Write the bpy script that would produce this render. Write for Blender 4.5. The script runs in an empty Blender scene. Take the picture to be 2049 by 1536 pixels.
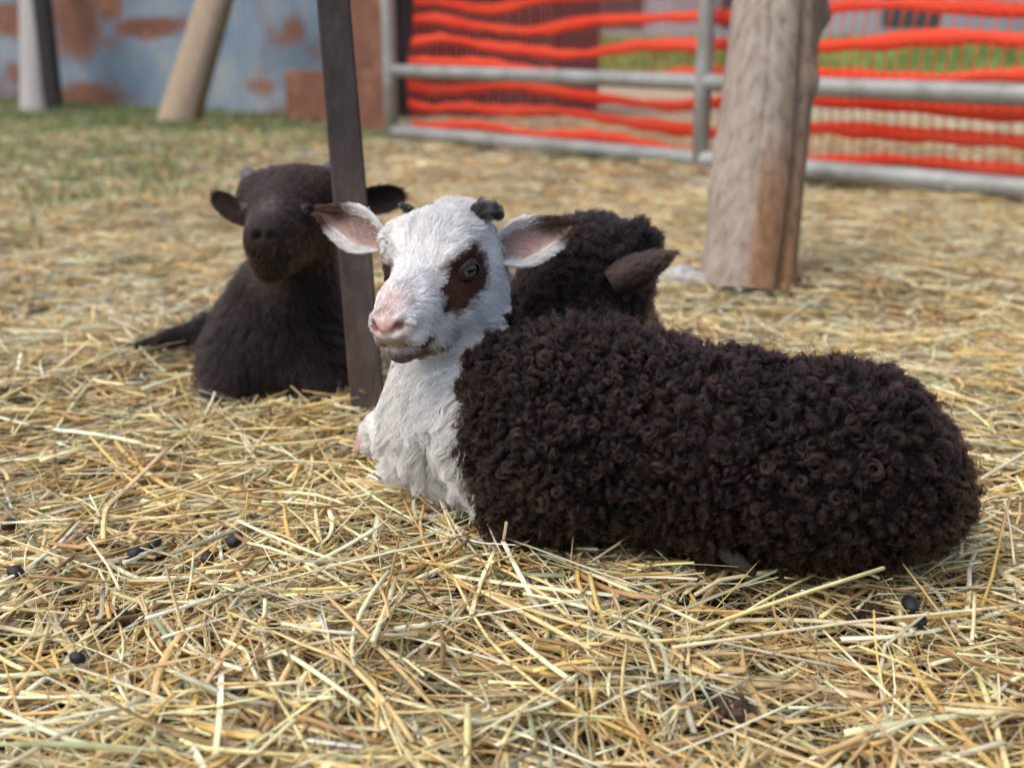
import bpy, math, random
import numpy as np
from mathutils import kdtree

rng = np.random.default_rng(7)
random.seed(7)
SC = bpy.context.scene
COL = SC.collection

# ------------------------------------------------------------------ camera, sky, sun, exposure
F_PX = 2197.0
PITCH = math.atan((768 - 135) / F_PX)
CAM = np.array([0.0, 0.0, 0.35])
cd = bpy.data.cameras.new('camera')
cam = bpy.data.objects.new('camera', cd)
COL.objects.link(cam)
cam.location = CAM
cam.rotation_euler = (math.pi / 2 - PITCH, 0, 0)
cd.sensor_width = 36.0
cd.lens = 36.0 * F_PX / 2049.0
cd.clip_start = 0.02
cd.clip_end = 500.0
cd.dof.use_dof = True
cd.dof.focus_distance = 0.775
cd.dof.aperture_fstop = 5.5
SC.camera = cam

w = bpy.data.worlds.new("World")
SC.world = w
w.use_nodes = True
nt = w.node_tree
sky = nt.nodes.new('ShaderNodeTexSky')
sky.sky_type = 'NISHITA'
sky.sun_disc = False
SUN_EL, SUN_AZ = math.radians(58), math.radians(-120)      # azimuth measured from +Y towards +X
sky.sun_elevation = SUN_EL
sky.sun_rotation = SUN_AZ
sky.air_density = 1.0
sky.dust_density = 4.0
sky.ozone_density = 1.0
nt.links.new(sky.outputs[0], nt.nodes['Background'].inputs[0])
nt.nodes['Background'].inputs[1].default_value = 0.15
sl = bpy.data.lights.new('sun', 'SUN')
sl.energy = 1.1
sl.angle = math.radians(75)
sl.color = (1.0, 0.95, 0.88)
so = bpy.data.objects.new('sun', sl)
COL.objects.link(so)
sd = np.array([math.sin(SUN_AZ) * math.cos(SUN_EL), math.cos(SUN_AZ) * math.cos(SUN_EL), math.sin(SUN_EL)])
from mathutils import Vector
so.rotation_euler = Vector(sd).to_track_quat('Z', 'Y').to_euler()
so.location = (-2, -2, 5)

SC.view_settings.view_transform = 'Standard'
SC.view_settings.look = 'None'
SC.view_settings.gamma = 1.0
SC.view_settings.exposure = 0.45
SC.cycles.use_denoising = True
SC.cycles.max_bounces = 10
SC.cycles.transmission_bounces = 8
SC.cycles_curves.shape = 'RIBBONS'

# ------------------------------------------------------------------ helpers
CP, SP = math.cos(PITCH), math.sin(PITCH)
RIGHT = np.array([1.0, 0, 0]); FWD = np.array([0, CP, -SP]); UP = np.array([0, SP, CP])


def P(px, py, depth):
    """the point of the yard that the photo shows at a pixel, at a measured distance"""
    return CAM + depth * (FWD + RIGHT * (px - 1024.5) / F_PX - UP * (py - 768) / F_PX)


def G(px, py, z=0.0):
    d = FWD + RIGHT * (px - 1024.5) / F_PX - UP * (py - 768) / F_PX
    return CAM + d * (z - CAM[2]) / d[2]


def unit(v):
    v = np.asarray(v, float)
    return v / (np.linalg.norm(v, axis=-1, keepdims=True) + 1e-12)


_ns = np.random.default_rng(3)
_NW = unit(_ns.normal(size=(3, 7, 3)))
_NP = _ns.uniform(0, 6.28, size=(3, 7))


def noise(p, freq, ch=0):
    """smooth pseudo noise, about -1..1"""
    p = np.asarray(p)
    o = np.zeros(p.shape[:-1])
    for i in range(7):
        o += np.sin(p @ _NW[ch, i] * freq * (0.7 + 0.22 * i) + _NP[ch, i])
    return o / 3.0


def sm(a, b, x):
    t = np.clip((x - a) / (b - a), 0, 1)
    return t * t * (3 - 2 * t)


def tag(o, label=None, cat=None, group=None, kind=None):
    if label: o['label'] = label
    if cat: o['category'] = cat
    if group: o['group'] = group
    if kind: o['kind'] = kind
    return o


def empty(name, loc, label=None, cat=None, group=None):
    o = bpy.data.objects.new(name, None)
    COL.objects.link(o)
    o.location = loc
    o.empty_display_size = 0.05
    return tag(o, label, cat, group)


def mesh_obj(name, verts, faces, mat, parent=None, cols=None, smooth=True):
    """verts in world space; faces: (n,k) array or list of such arrays; ONE mesh object"""
    verts = np.asarray(verts, float)
    base = np.array(parent['base']) if parent is not None else np.zeros(3)
    me = bpy.data.meshes.new(name)
    fl = faces if isinstance(faces, list) else [faces]
    fl = [np.asarray(f, np.int32) for f in fl if len(f)]
    loops = np.concatenate([f.ravel() for f in fl])
    tot = np.concatenate([np.full(len(f), f.shape[1], np.int32) for f in fl])
    start = np.concatenate([[0], np.cumsum(tot)[:-1]]).astype(np.int32)
    me.vertices.add(len(verts)); me.loops.add(len(loops)); me.polygons.add(len(tot))
    me.vertices.foreach_set('co', (verts - base).astype(np.float32).ravel())
    me.loops.foreach_set('vertex_index', loops)
    me.polygons.foreach_set('loop_start', start)
    me.polygons.foreach_set('loop_total', tot)
    me.polygons.foreach_set('use_smooth', np.full(len(tot), smooth))
    me.update(calc_edges=True)
    me.validate()
    if cols is not None:
        a = me.attributes.new('col', 'FLOAT_COLOR', 'POINT')
        c = np.ones((len(verts), 4), np.float32); c[:, :3] = cols
        a.data.foreach_set('color', c.ravel())
    me.materials.append(mat)
    o = bpy.data.objects.new(name, me)
    COL.objects.link(o)
    if parent is not None: o.parent = parent
    return o


def root(name, loc, label, cat, group=None):
    o = empty(name, tuple(loc), label, cat, group)
    o['base'] = [float(x) for x in loc]
    return o


def hair_obj(name, pts, rad, cols, mat, parent):
    """pts (n,k,3) world, rad (k,) or (n,k), cols (n,3)"""
    n, k, _ = pts.shape
    base = np.array(parent['base'])
    cu = bpy.data.hair_curves.new(name)
    cu.add_curves([k] * n)
    cu.attributes['position'].data.foreach_set('vector', (pts - base).astype(np.float32).ravel())
    ra = cu.attributes.get('radius') or cu.attributes.new('radius', 'FLOAT', 'POINT')
    ra.data.foreach_set('value', np.broadcast_to(rad, (n, k)).astype(np.float32).ravel())
    ca = cu.attributes.new('col', 'FLOAT_COLOR', 'CURVE')
    c = np.ones((n, 4), np.float32); c[:, :3] = cols
    ca.data.foreach_set('color', c.ravel())
    cu.materials.append(mat)
    o = bpy.data.objects.new(name, cu)
    COL.objects.link(o)
    o.parent = parent
    return o


class MB:
    """collects pieces of one mesh"""
    def __init__(s): s.v, s.q, s.t, s.c, s.n = [], [], [], [], 0

    def add(s, v, q=None, t=None, c=None):
        v = np.asarray(v, float).reshape(-1, 3)
        if q is not None and len(q): s.q.append(np.asarray(q) + s.n)
        if t is not None and len(t): s.t.append(np.asarray(t) + s.n)
        if c is not None: s.c.append(np.broadcast_to(c, v.shape))
        s.v.append(v); s.n += len(v)

    def build(s, name, mat, parent=None, smooth=True):
        fs = []
        if s.q: fs.append(np.concatenate(s.q))
        if s.t: fs.append(np.concatenate(s.t))
        return mesh_obj(name, np.concatenate(s.v), fs, mat, parent, np.concatenate(s.c) if s.c else None, smooth)


def ring_faces(nr, ns, closed=True):
    q = []
    for i in range(nr - 1):
        for j in range(ns if closed else ns - 1):
            j2 = (j + 1) % ns
            q.append((i * ns + j, i * ns + j2, (i + 1) * ns + j2, (i + 1) * ns + j))
    return np.array(q)


def tube(mb, path, r, ns=10, cap=True, squash=None, c=None):
    path = np.asarray(path, float); n = len(path)
    r = np.broadcast_to(r, (n,))
    t = unit(np.gradient(path, axis=0))
    ref = np.array([0, 0, 1.0]) if abs(t[0][2]) < 0.9 else np.array([1.0, 0, 0])
    u = unit(np.cross(t, ref)); v = np.cross(t, u)
    a = np.linspace(0, 2 * math.pi, ns, endpoint=False)
    ring = (np.cos(a)[None, :, None] * u[:, None] + np.sin(a)[None, :, None] * v[:, None]) * r[:, None, None]
    V = (path[:, None] + ring).reshape(-1, 3)
    q = ring_faces(n, ns)
    tr = []
    if cap:
        V = np.concatenate([V, path[:1], path[-1:]])
        for j in range(ns):
            tr.append((n * ns, (j + 1) % ns, j)); tr.append((n * ns + 1, (n - 1) * ns + j, (n - 1) * ns + (j + 1) % ns))
    mb.add(V, q, tr, c)


def ellipsoid(mb, c, ax, ns=20, nr=12, col=None, bump=0, seed=0):
    """ax: three axis vectors"""
    ax = np.asarray(ax, float)
    V = []
    for i in range(nr + 1):
        th = math.pi * i / nr
        for j in range(ns):
            ph = 2 * math.pi * j / ns
            V.append((math.sin(th) * math.cos(ph), math.sin(th) * math.sin(ph), math.cos(th)))
    V = np.array(V)
    s = 1 + bump * noise(V + seed * 3.1, 4.0) if bump else 1
    W = (V * (s[:, None] if bump else 1)) @ ax + c
    mb.add(W, ring_faces(nr + 1, ns), None, col)


# ---------------- materials
def mat_new(name):
    m = bpy.data.materials.new(name)
    m.use_nodes = True
    return m, m.node_tree, m.node_tree.nodes['Principled BSDF']


def N(nt, typ, **kw):
    n = nt.nodes.new(typ)
    for k, v in kw.items():
        if hasattr(n, k): setattr(n, k, v)
        else: n.inputs[k].default_value = v
    return n


def ramp(nt, stops, fac=None):
    n = nt.nodes.new('ShaderNodeValToRGB')
    e = n.color_ramp.elements
    while len(e) < len(stops): e.new(0.5)
    for el, (p, c) in zip(e, stops):
        el.position = p
        el.color = (*c, 1) if len(c) == 3 else c
    if fac is not None: nt.links.new(fac, n.inputs[0])
    return n


def bump(nt, b, height, strength, dist=0.01):
    n = nt.nodes.new('ShaderNodeBump')
    n.inputs['Strength'].default_value = strength
    n.inputs['Distance'].default_value = dist
    nt.links.new(height, n.inputs['Height'])
    nt.links.new(n.outputs[0], b.inputs['Normal'])


def attr_mat(name, rough=0.6, nscale=120, namt=0.35, bstr=0.3, spec=0.3, bd=0.002):
    """base colour from the 'col' attribute with a fine mottling"""
    m, nt, b = mat_new(name)
    a = N(nt, 'ShaderNodeAttribute', attribute_name='col')
    tc = N(nt, 'ShaderNodeTexCoord')
    nz = N(nt, 'ShaderNodeTexNoise', Scale=nscale, Detail=4.0)
    nt.links.new(tc.outputs['Object'], nz.inputs['Vector'])
    r = ramp(nt, [(0.3, (1 - namt,) * 3), (0.7, (1 + namt * 0.3,) * 3)], nz.outputs['Fac'])
    mx = N(nt, 'ShaderNodeMix', data_type='RGBA', blend_type='MULTIPLY')
    mx.inputs[0].default_value = 1
    nt.links.new(a.outputs['Color'], mx.inputs[6]); nt.links.new(r.outputs[0], mx.inputs[7])
    nt.links.new(mx.outputs[2], b.inputs['Base Color'])
    b.inputs['Roughness'].default_value = rough
    b.inputs['Specular IOR Level'].default_value = spec
    if bstr: bump(nt, b, nz.outputs['Fac'], bstr, bd)
    return m


def hair_mat(name, rough=0.35, rad=0.45, ior=1.5):
    m = bpy.data.materials.new(name)
    m.use_nodes = True
    nt = m.node_tree
    nt.nodes.remove(nt.nodes['Principled BSDF'])
    h = nt.nodes.new('ShaderNodeBsdfHairPrincipled')
    h.parametrization = 'COLOR'
    a = N(nt, 'ShaderNodeAttribute', attribute_name='col')
    nt.links.new(a.outputs['Color'], h.inputs['Color'])
    h.inputs['Roughness'].default_value = rough
    h.inputs['Radial Roughness'].default_value = rad
    h.inputs['IOR'].default_value = ior
    nt.links.new(h.outputs[0], nt.nodes['Material Output'].inputs['Surface'])
    return m


M_SKIN = attr_mat('coat_skin', 0.75, 300, 0.25, 0.3, 0.2)
m, nt, b = mat_new('white_hair')
a = N(nt, 'ShaderNodeAttribute', attribute_name='col')
nt.links.new(a.outputs['Color'], b.inputs['Base Color'])
b.inputs['Roughness'].default_value = 0.55; b.inputs['Specular IOR Level'].default_value = 0.3
M_HAIR_W = m
M_HAIR_B = hair_mat('dark_wool', 0.38, 0.5, 1.33)
M_NOSE = attr_mat('bare_skin', 0.45, 500, 0.3, 0.4, 0.4, 0.001)
M_HORN = attr_mat('horn', 0.5, 250, 0.4, 0.5, 0.3)
M_HOOF = attr_mat('dull_hoof', 0.8, 250, 0.4, 0.5, 0.1)
M_STRAW = attr_mat('straw', 0.5, 90, 0.25, 0.0, 0.35)
M_GRASS = attr_mat('grass_blades', 0.5, 60, 0.3, 0.0, 0.3)
M_DUNG = attr_mat('dung', 0.6, 160, 0.4, 0.6, 0.5, 0.003)
M_CLOD = attr_mat('soil', 0.9, 120, 0.5, 1.0, 0.1, 0.006)

# ------------------------------------------------------------------ ground
def gh(x, y):
    """height of the bare soil"""
    p = np.stack([x, y, np.zeros_like(x)], -1)
    h = 0.010 * noise(p, 5.0) + 0.006 * noise(p, 14.0, 1) - 0.022
    h = h * (1 - sm(7, 14, y))
    far = sm(26, 31, y) * 1.0 + sm(30, 60, y) * 1.2
    return h + far


def mound(x, y):
    """thickness variation of the straw litter"""
    p = np.stack([x, y, np.zeros_like(x)], -1)
    return 0.008 * noise(p, 9.0, 2) + 0.004 * noise(p, 22.0, 1)


ys = np.concatenate([np.linspace(-3, 0.3, 12), np.linspace(0.33, 3, 200), np.linspace(3.1, 12, 60), np.linspace(13, 140, 70)])
us = np.concatenate([np.linspace(-1, -0.06, 90), np.linspace(-0.055, 0.055, 120), np.linspace(0.06, 1, 90)])
U, Y = np.meshgrid(us, ys)
X = U * 60 * (0.15 + 0.85 * sm(0, 30, Y)) + 0 * Y
Z = gh(X, Y)
vg = np.stack([X, Y, Z], -1).reshape(-1, 3)
nx = len(us); ny = len(ys)
i, j = np.meshgrid(np.arange(ny - 1), np.arange(nx - 1), indexing='ij')
fg = np.stack([i * nx + j, i * nx + j + 1, (i + 1) * nx + j + 1, (i + 1) * nx + j], -1).reshape(-1, 4)

m, nt, b = mat_new('soil_and_turf')
geo = N(nt, 'ShaderNodeNewGeometry')
sep = N(nt, 'ShaderNodeSeparateXYZ'); nt.links.new(geo.outputs['Position'], sep.inputs[0])
n1 = N(nt, 'ShaderNodeTexNoise', Scale=28.0, Detail=8.0, Roughness=0.7); nt.links.new(geo.outputs['Position'], n1.inputs['Vector'])
n2 = N(nt, 'ShaderNodeTexNoise', Scale=2.2, Detail=6.0, Roughness=0.65); nt.links.new(geo.outputs['Position'], n2.inputs['Vector'])
soil = ramp(nt, [(0.3, (0.030, 0.021, 0.014)), (0.5, (0.065, 0.045, 0.030)), (0.72, (0.14, 0.10, 0.065))], n1.outputs['Fac'])
litter = ramp(nt, [(0.35, (0.27, 0.215, 0.135)), (0.6, (0.54, 0.46, 0.31))], n1.outputs['Fac'])
turf = ramp(nt, [(0.3, (0.14, 0.20, 0.05)), (0.7, (0.27, 0.36, 0.11))], n1.outputs['Fac'])
mr = N(nt, 'ShaderNodeMapRange'); mr.inputs[1].default_value = 1.2; mr.inputs[2].default_value = 3.2
nt.links.new(sep.outputs['Y'], mr.inputs[0])
mx = N(nt, 'ShaderNodeMix', data_type='RGBA'); nt.links.new(mr.outputs[0], mx.inputs[0])
nt.links.new(soil.outputs[0], mx.inputs[6]); nt.links.new(litter.outputs[0], mx.inputs[7])
mg = N(nt, 'ShaderNodeMapRange'); mg.inputs[1].default_value = 26.5; mg.inputs[2].default_value = 28.0
nt.links.new(sep.outputs['Y'], mg.inputs[0])
mx2 = N(nt, 'ShaderNodeMix', data_type='RGBA'); nt.links.new(mg.outputs[0], mx2.inputs[0])
nt.links.new(mx.outputs[2], mx2.inputs[6]); nt.links.new(turf.outputs[0], mx2.inputs[7])
nt.links.new(mx2.outputs[2], b.inputs['Base Color'])
b.inputs['Roughness'].default_value = 0.95
b.inputs['Specular IOR Level'].default_value = 0.1
bump(nt, b, n1.outputs['Fac'], 0.8, 0.012)
tag(mesh_obj('ground', vg, fg, m), kind='structure')

# ------------------------------------------------------------------ implicit bodies
class Field:
    def __init__(s, lo, hi, h):
        s.lo = np.array(lo); s.h = h
        s.n = np.ceil((np.array(hi) - s.lo) / h).astype(int) + 1
        s.d = np.full(s.n, 0.2, np.float32)

    def _box(s, c0, c1, r):
        a = np.clip(((np.minimum(c0, c1) - r - s.lo) / s.h).astype(int), 0, s.n - 1)
        b_ = np.clip(((np.maximum(c0, c1) + r - s.lo) / s.h).astype(int) + 2, 1, s.n)
        sl_ = tuple(slice(int(p), int(q)) for p, q in zip(a, b_))
        g = [s.lo[k] + s.h * np.arange(a[k], b_[k]) for k in range(3)]
        pts = np.stack(np.meshgrid(*g, indexing='ij'), -1)
        return sl_, pts

    def cone(s, a, ra, b_, rb, k=0.02, sub=False, margin=0.03):
        a = np.asarray(a, float); b_ = np.asarray(b_, float)
        sl_, p = s._box(a, b_, max(ra, rb) + margin + k)
        if p.size == 0: return
        ab = b_ - a
        t = np.clip(((p - a) @ ab) / (ab @ ab + 1e-12), 0, 1)
        d = np.linalg.norm(p - a - t[..., None] * ab, axis=-1) - (ra + (rb - ra) * t)
        s._mix(sl_, d, k, sub)

    def ell(s, c, ax, k=0.01, sub=False, margin=0.03):
        """ax: 3 vectors whose lengths are the radii"""
        ax = np.asarray(ax, float)
        r = np.linalg.norm(ax, axis=1)
        c = np.asarray(c, float)
        sl_, p = s._box(c, c, r.max() + margin + k)
        if p.size == 0: return
        q = (p - c) @ (ax / (r ** 2)[:, None]).T
        l = np.linalg.norm(q, axis=-1)
        l2 = np.linalg.norm(q / r, axis=-1)
        d = l * (l - 1) / (l2 + 1e-9)
        s._mix(sl_, d, k, sub)

    def _mix(s, sl_, d, k, sub):
        o = s.d[sl_]
        if sub:
            d = -d
            h = np.clip(0.5 - 0.5 * (o - d) / k, 0, 1)
            s.d[sl_] = o * (1 - h) + d * h + k * h * (1 - h)
        else:
            h = np.clip(0.5 + 0.5 * (o - d) / k, 0, 1)
            s.d[sl_] = o * (1 - h) + d * h - k * h * (1 - h)

    def floor(s, z):
        zz = s.lo[2] + s.h * np.arange(s.n[2])
        s.d = np.maximum(s.d, (z - zz)[None, None, :].astype(np.float32))

    def mesh(s):
        d = s.d; n = s.n
        ins = d < 0
        cnt = np.zeros(n - 1, np.int8)
        for dx in (0, 1):
            for dy in (0, 1):
                for dz in (0, 1):
                    cnt += ins[dx:n[0] - 1 + dx, dy:n[1] - 1 + dy, dz:n[2] - 1 + dz]
        act = (cnt > 0) & (cnt < 8)
        cells = np.argwhere(act)
        idx = np.full(n - 1, -1, np.int64); idx[act] = np.arange(len(cells))
        acc = np.zeros((len(cells), 3)); num = np.zeros(len(cells))
        C = [(x, y, z) for x in (0, 1) for y in (0, 1) for z in (0, 1)]
        val = {c: d[cells[:, 0] + c[0], cells[:, 1] + c[1], cells[:, 2] + c[2]] for c in C}
        for c in C:
            for ax in range(3):
                if c[ax] == 0:
                    e = list(c); e[ax] = 1; e = tuple(e)
                    a, b_ = val[c], val[e]
                    x = (a < 0) != (b_ < 0)
                    t = np.where(x, a / (a - b_ + 1e-20), 0)
                    p = np.array(c, float)[None] + np.array(e, float)[None] * 0
                    p = np.repeat(p, len(cells), 0); p[:, ax] = t
                    acc += np.where(x[:, None], p, 0); num += x
        V = s.lo + s.h * (cells + acc / num[:, None])
        Q = []
        for ax in range(3):
            o = [k for k in range(3) if k != ax]
            A = ins.take(range(0, n[ax] - 1), ax); B = ins.take(range(1, n[ax]), ax)
            e = np.argwhere(A != B)
            ok = np.all([(e[:, k] > 0) & (e[:, k] < n[k] - 1) for k in o], 0)
            e = e[ok]
            up = A[tuple(e.T)]
            q = []
            for du, dv in ((1, 1), (0, 1), (0, 0), (1, 0)):
                cc = e.copy(); cc[:, o[0]] -= du; cc[:, o[1]] -= dv
                q.append(idx[tuple(cc.T)])
            q = np.stack(q, -1)
            flip = up if ax != 1 else ~up
            q = np.where(flip[:, None], q, q[:, ::-1])
            Q.append(q)
        Q = np.concatenate(Q)
        return V, Q


def vnormals(V, Q):
    nrm = np.zeros_like(V)
    fn = np.cross(V[Q[:, 2]] - V[Q[:, 0]], V[Q[:, 3]] - V[Q[:, 1]])
    for k in range(4): np.add.at(nrm, Q[:, k], fn)
    return unit(nrm)


def sample(V, Q, Nn, C, n, dens=None):
    """n random roots on the surface; dens: per-vertex weight"""
    T = np.concatenate([Q[:, [0, 1, 2]], Q[:, [0, 2, 3]]])
    ar = np.linalg.norm(np.cross(V[T[:, 1]] - V[T[:, 0]], V[T[:, 2]] - V[T[:, 0]]), axis=1)
    if dens is not None: ar = ar * dens[T].mean(1)
    pick = rng.choice(len(T), n, p=ar / ar.sum())
    r1 = np.sqrt(rng.random(n)); r2 = rng.random(n)
    bc = np.stack([1 - r1, r1 * (1 - r2), r1 * r2], -1)
    t = T[pick]
    f = lambda A: (A[t] * bc[..., None]).sum(1)
    return f(V), unit(f(Nn)), f(C)


def tangent(d, n):
    return unit(d - (d * n).sum(-1, keepdims=True) * n)


def clump(pts, k_guides, amount):
    """draw the strands towards a random few of them, more at the tips"""
    n, K, _ = pts.shape
    g = rng.choice(n, min(k_guides, n), replace=False)
    kd = kdtree.KDTree(len(g))
    for a, i_ in enumerate(g): kd.insert(pts[i_, 0], a)
    kd.balance()
    near = np.array([kd.find(p)[1] for p in pts[:, 0]])
    gp = pts[g][near]
    off = gp[:, :1] * 0
    t = np.linspace(0, 1, K)[None, :, None] ** 1.3
    am = amount * rng.uniform(0.5, 1.0, (n, 1, 1))
    target = gp - gp[:, :1] + (pts[:, :1] * 0.12 + gp[:, :1] * 0.88)
    return pts * (1 - am * t) + target * am * t


def strands(roots, nrm, flow, length, lift, K=8, droop=0.0, wave=0.0, wfreq=2.0, jit=0.15):
    """hair laid along a flow direction and lifted off the skin"""
    n = len(roots)
    length = np.broadcast_to(length, (n,))
    L = length * rng.uniform(0.65, 1.15, n)
    lift = np.broadcast_to(lift, (n,))
    T = tangent(flow + jit * rng.normal(size=(n, 3)), nrm)
    t = np.linspace(0, 1, K)
    d = []
    for tt in t[1:]:
        a = lift * (1 - 0.6 * tt)
        dd = T * np.cos(a)[:, None] + nrm * np.sin(a)[:, None]
        dd[:, 2] -= droop * tt
        d.append(unit(dd))
    d = np.stack(d, 1) * (L / (K - 1))[:, None, None]
    pts = np.concatenate([np.zeros((n, 1, 3)), np.cumsum(d, 1)], 1) + roots[:, None]
    if wave:
        B = np.cross(T, nrm)
        ph = (noise(roots, 260.0) * 4 + rng.normal(0, 0.5, n))[:, None]
        wv = np.sin(t[None] * wfreq * 6.28 + ph) * t[None] * wave
        pts += wv[..., None] * B[:, None]
        wv2 = np.cos(t[None] * wfreq * 5.3 + ph * 1.3) * t[None] * wave * 0.6
        pts += wv2[..., None] * nrm[:, None]
    return pts


def curls(roots, nrm, nh, K, R, H, turns, spread=0.0016, tilt=0.6, frizz=0.0005, vary=0.0):
    """wool locks: each a small bundle of hairs wound into a ringlet; returns (locks*nh, K, 3)"""
    m_ = len(roots)
    R = rng.uniform(*R, m_) * (1 + vary * np.clip(noise(roots, 75, 2) + 0.5 * noise(roots, 170, 1), -1, 1)); H = rng.uniform(*H, m_); turns = rng.uniform(*turns, m_)
    ax = unit(nrm + tilt * rng.normal(size=(m_, 3)))
    ax = unit(ax + 0.25 * nrm)
    u = tangent(rng.normal(size=(m_, 3)), ax); v = np.cross(ax, u) * rng.choice([-1, 1], m_)[:, None]
    t = np.linspace(0, 1, K)
    shape = (m_, nh, K)
    ph = rng.normal(0, 0.10, (m_, nh, 1))
    th = t[None, None] * turns[:, None, None] * 6.283 * (1 + rng.normal(0, 0.05, (m_, nh, 1))) + ph
    rr = R[:, None, None] * (1 + rng.normal(0, 0.08, (m_, nh, 1))) * np.minimum(t / 0.22, 1)[None, None] * (1 - 0.62 * np.clip((t - 0.22) / 0.78, 0, 1))[None, None]
    hh = H[:, None, None] * (1 + rng.normal(0, 0.15, (m_, nh, 1))) * np.sqrt(t)[None, None]
    off = rng.normal(0, spread, (m_, nh, 1, 3)) * (1 - 0.45 * t)[None, None, :, None]
    p = (roots[:, None, None] + off + hh[..., None] * (0.55 * ax + 0.45 * nrm)[:, None, None]
         + (rr * np.cos(th))[..., None] * u[:, None, None] + (rr * np.sin(th))[..., None] * v[:, None, None])
    if frizz: p += np.cumsum(rng.normal(0, frizz, p.shape), 2) * 0.5
    return p.reshape(-1, K, 3)


def ear(name, B, T, side, nin, W, cup, c_in, c_out, parent, mat, thick=0.0022, bend=0.0, tipcol=None, tipt=0.7, edge=None, base_w=0.55, rounded=False):
    """leaf-shaped cupped ear; nin is the direction the opening faces. Returns surfaces for hair."""
    B = np.asarray(B); T = np.asarray(T)
    ax = T - B; L = np.linalg.norm(ax); a = ax / L
    side = tangent(np.asarray(side, float), a); nin = unit(np.asarray(nin, float) - (np.asarray(nin) @ a) * a)
    nin = unit(nin - (nin @ side) * side)
    nt_, ns_ = 18, 13
    t = np.linspace(0, 1, nt_); s = np.linspace(-1, 1, ns_)
    w_ = np.where(t < 0.3, base_w + (1 - base_w) * np.sin(np.clip(t / 0.3, 0, 1) * math.pi / 2), np.clip(1 - (np.clip(t - 0.3, 0, 1) / 0.7) ** 1.55, 0, 1))
    if rounded: w_ = np.where(t < 0.5, base_w + (1 - base_w) * np.sin(t / 0.5 * math.pi / 2), np.sqrt(np.clip(1 - (np.clip(t - 0.5, 0, 1) / 0.5) ** 2, 0, 1)))
    w_ = np.maximum(w_ * W, 0.0006)
    Tt, Ss = np.meshgrid(t, s, indexing='ij')
    mid = B + a * (Tt * L)[..., None] + nin * (bend * Tt ** 2)[..., None]
    sh = mid + side * (Ss * w_[:, None])[..., None] + nin * (cup * (np.abs(Ss) ** 2.2 - 1) * w_[:, None])[..., None]
    inner = sh
    outer = sh - nin * (thick * (1 - 0.75 * np.abs(Ss) ** 3))[..., None]
    V = np.concatenate([inner.reshape(-1, 3), outer.reshape(-1, 3)])
    f = []
    for i_ in range(nt_ - 1):
        for j_ in range(ns_ - 1):
            q = (i_ * ns_ + j_, i_ * ns_ + j_ + 1, (i_ + 1) * ns_ + j_ + 1, (i_ + 1) * ns_ + j_)
            f.append(q); f.append(tuple(nt_ * ns_ + x for x in q[::-1]))
    o_ = nt_ * ns_
    for i_ in range(nt_ - 1):
        for j_ in (0, ns_ - 1):
            q = (i_ * ns_ + j_, (i_ + 1) * ns_ + j_, o_ + (i_ + 1) * ns_ + j_, o_ + i_ * ns_ + j_)
            f.append(q if j_ == 0 else q[::-1])
    for i_ in (0, nt_ - 1):
        for j_ in range(ns_ - 1):
            q = (i_ * ns_ + j_, i_ * ns_ + j_ + 1, o_ + i_ * ns_ + j_ + 1, o_ + i_ * ns_ + j_)
            f.append(q[::-1] if i_ == 0 else q)
    f = np.array(f)
    # make the faces point outwards
    fn = np.cross(V[f[:, 2]] - V[f[:, 0]], V[f[:, 3]] - V[f[:, 1]])
    nn = (nt_ - 1) * (ns_ - 1)
    if (fn[0] @ nin) < 0: f = f[:, ::-1]
    ci = np.array(c_in)[None, None] * np.ones((nt_, ns_, 1)); co = np.array(c_out)[None, None] * np.ones((nt_, ns_, 1))
    if edge is not None:
        e = sm(0.55, 0.85, np.abs(Ss))[..., None]
        ci = ci * (1 - e) + np.array(edge) * e
    if tipcol is not None:
        k_ = sm(tipt - 0.12, tipt + 0.12, Tt - 0.16 * Ss)[..., None]
        ci = ci * (1 - k_) + np.array(tipcol) * k_; co = co * (1 - k_) + np.array(tipcol) * k_
    C = np.concatenate([ci.reshape(-1, 3), co.reshape(-1, 3)])
    ob = mesh_obj(name, V, f, mat, parent, C)
    Nn = np.concatenate([np.tile(nin, (nt_ * ns_, 1)) + (side * Ss[..., None] * -0.8).reshape(-1, 3), np.tile(-nin, (nt_ * ns_, 1)) + (side * Ss[..., None] * 0.8).reshape(-1, 3)])
    rim = np.concatenate([np.abs(Ss).ravel()] * 2)
    isin = np.concatenate([np.ones(nt_ * ns_), np.zeros(nt_ * ns_)])
    return V, f, unit(Nn), C, a, side, rim, isin


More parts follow.
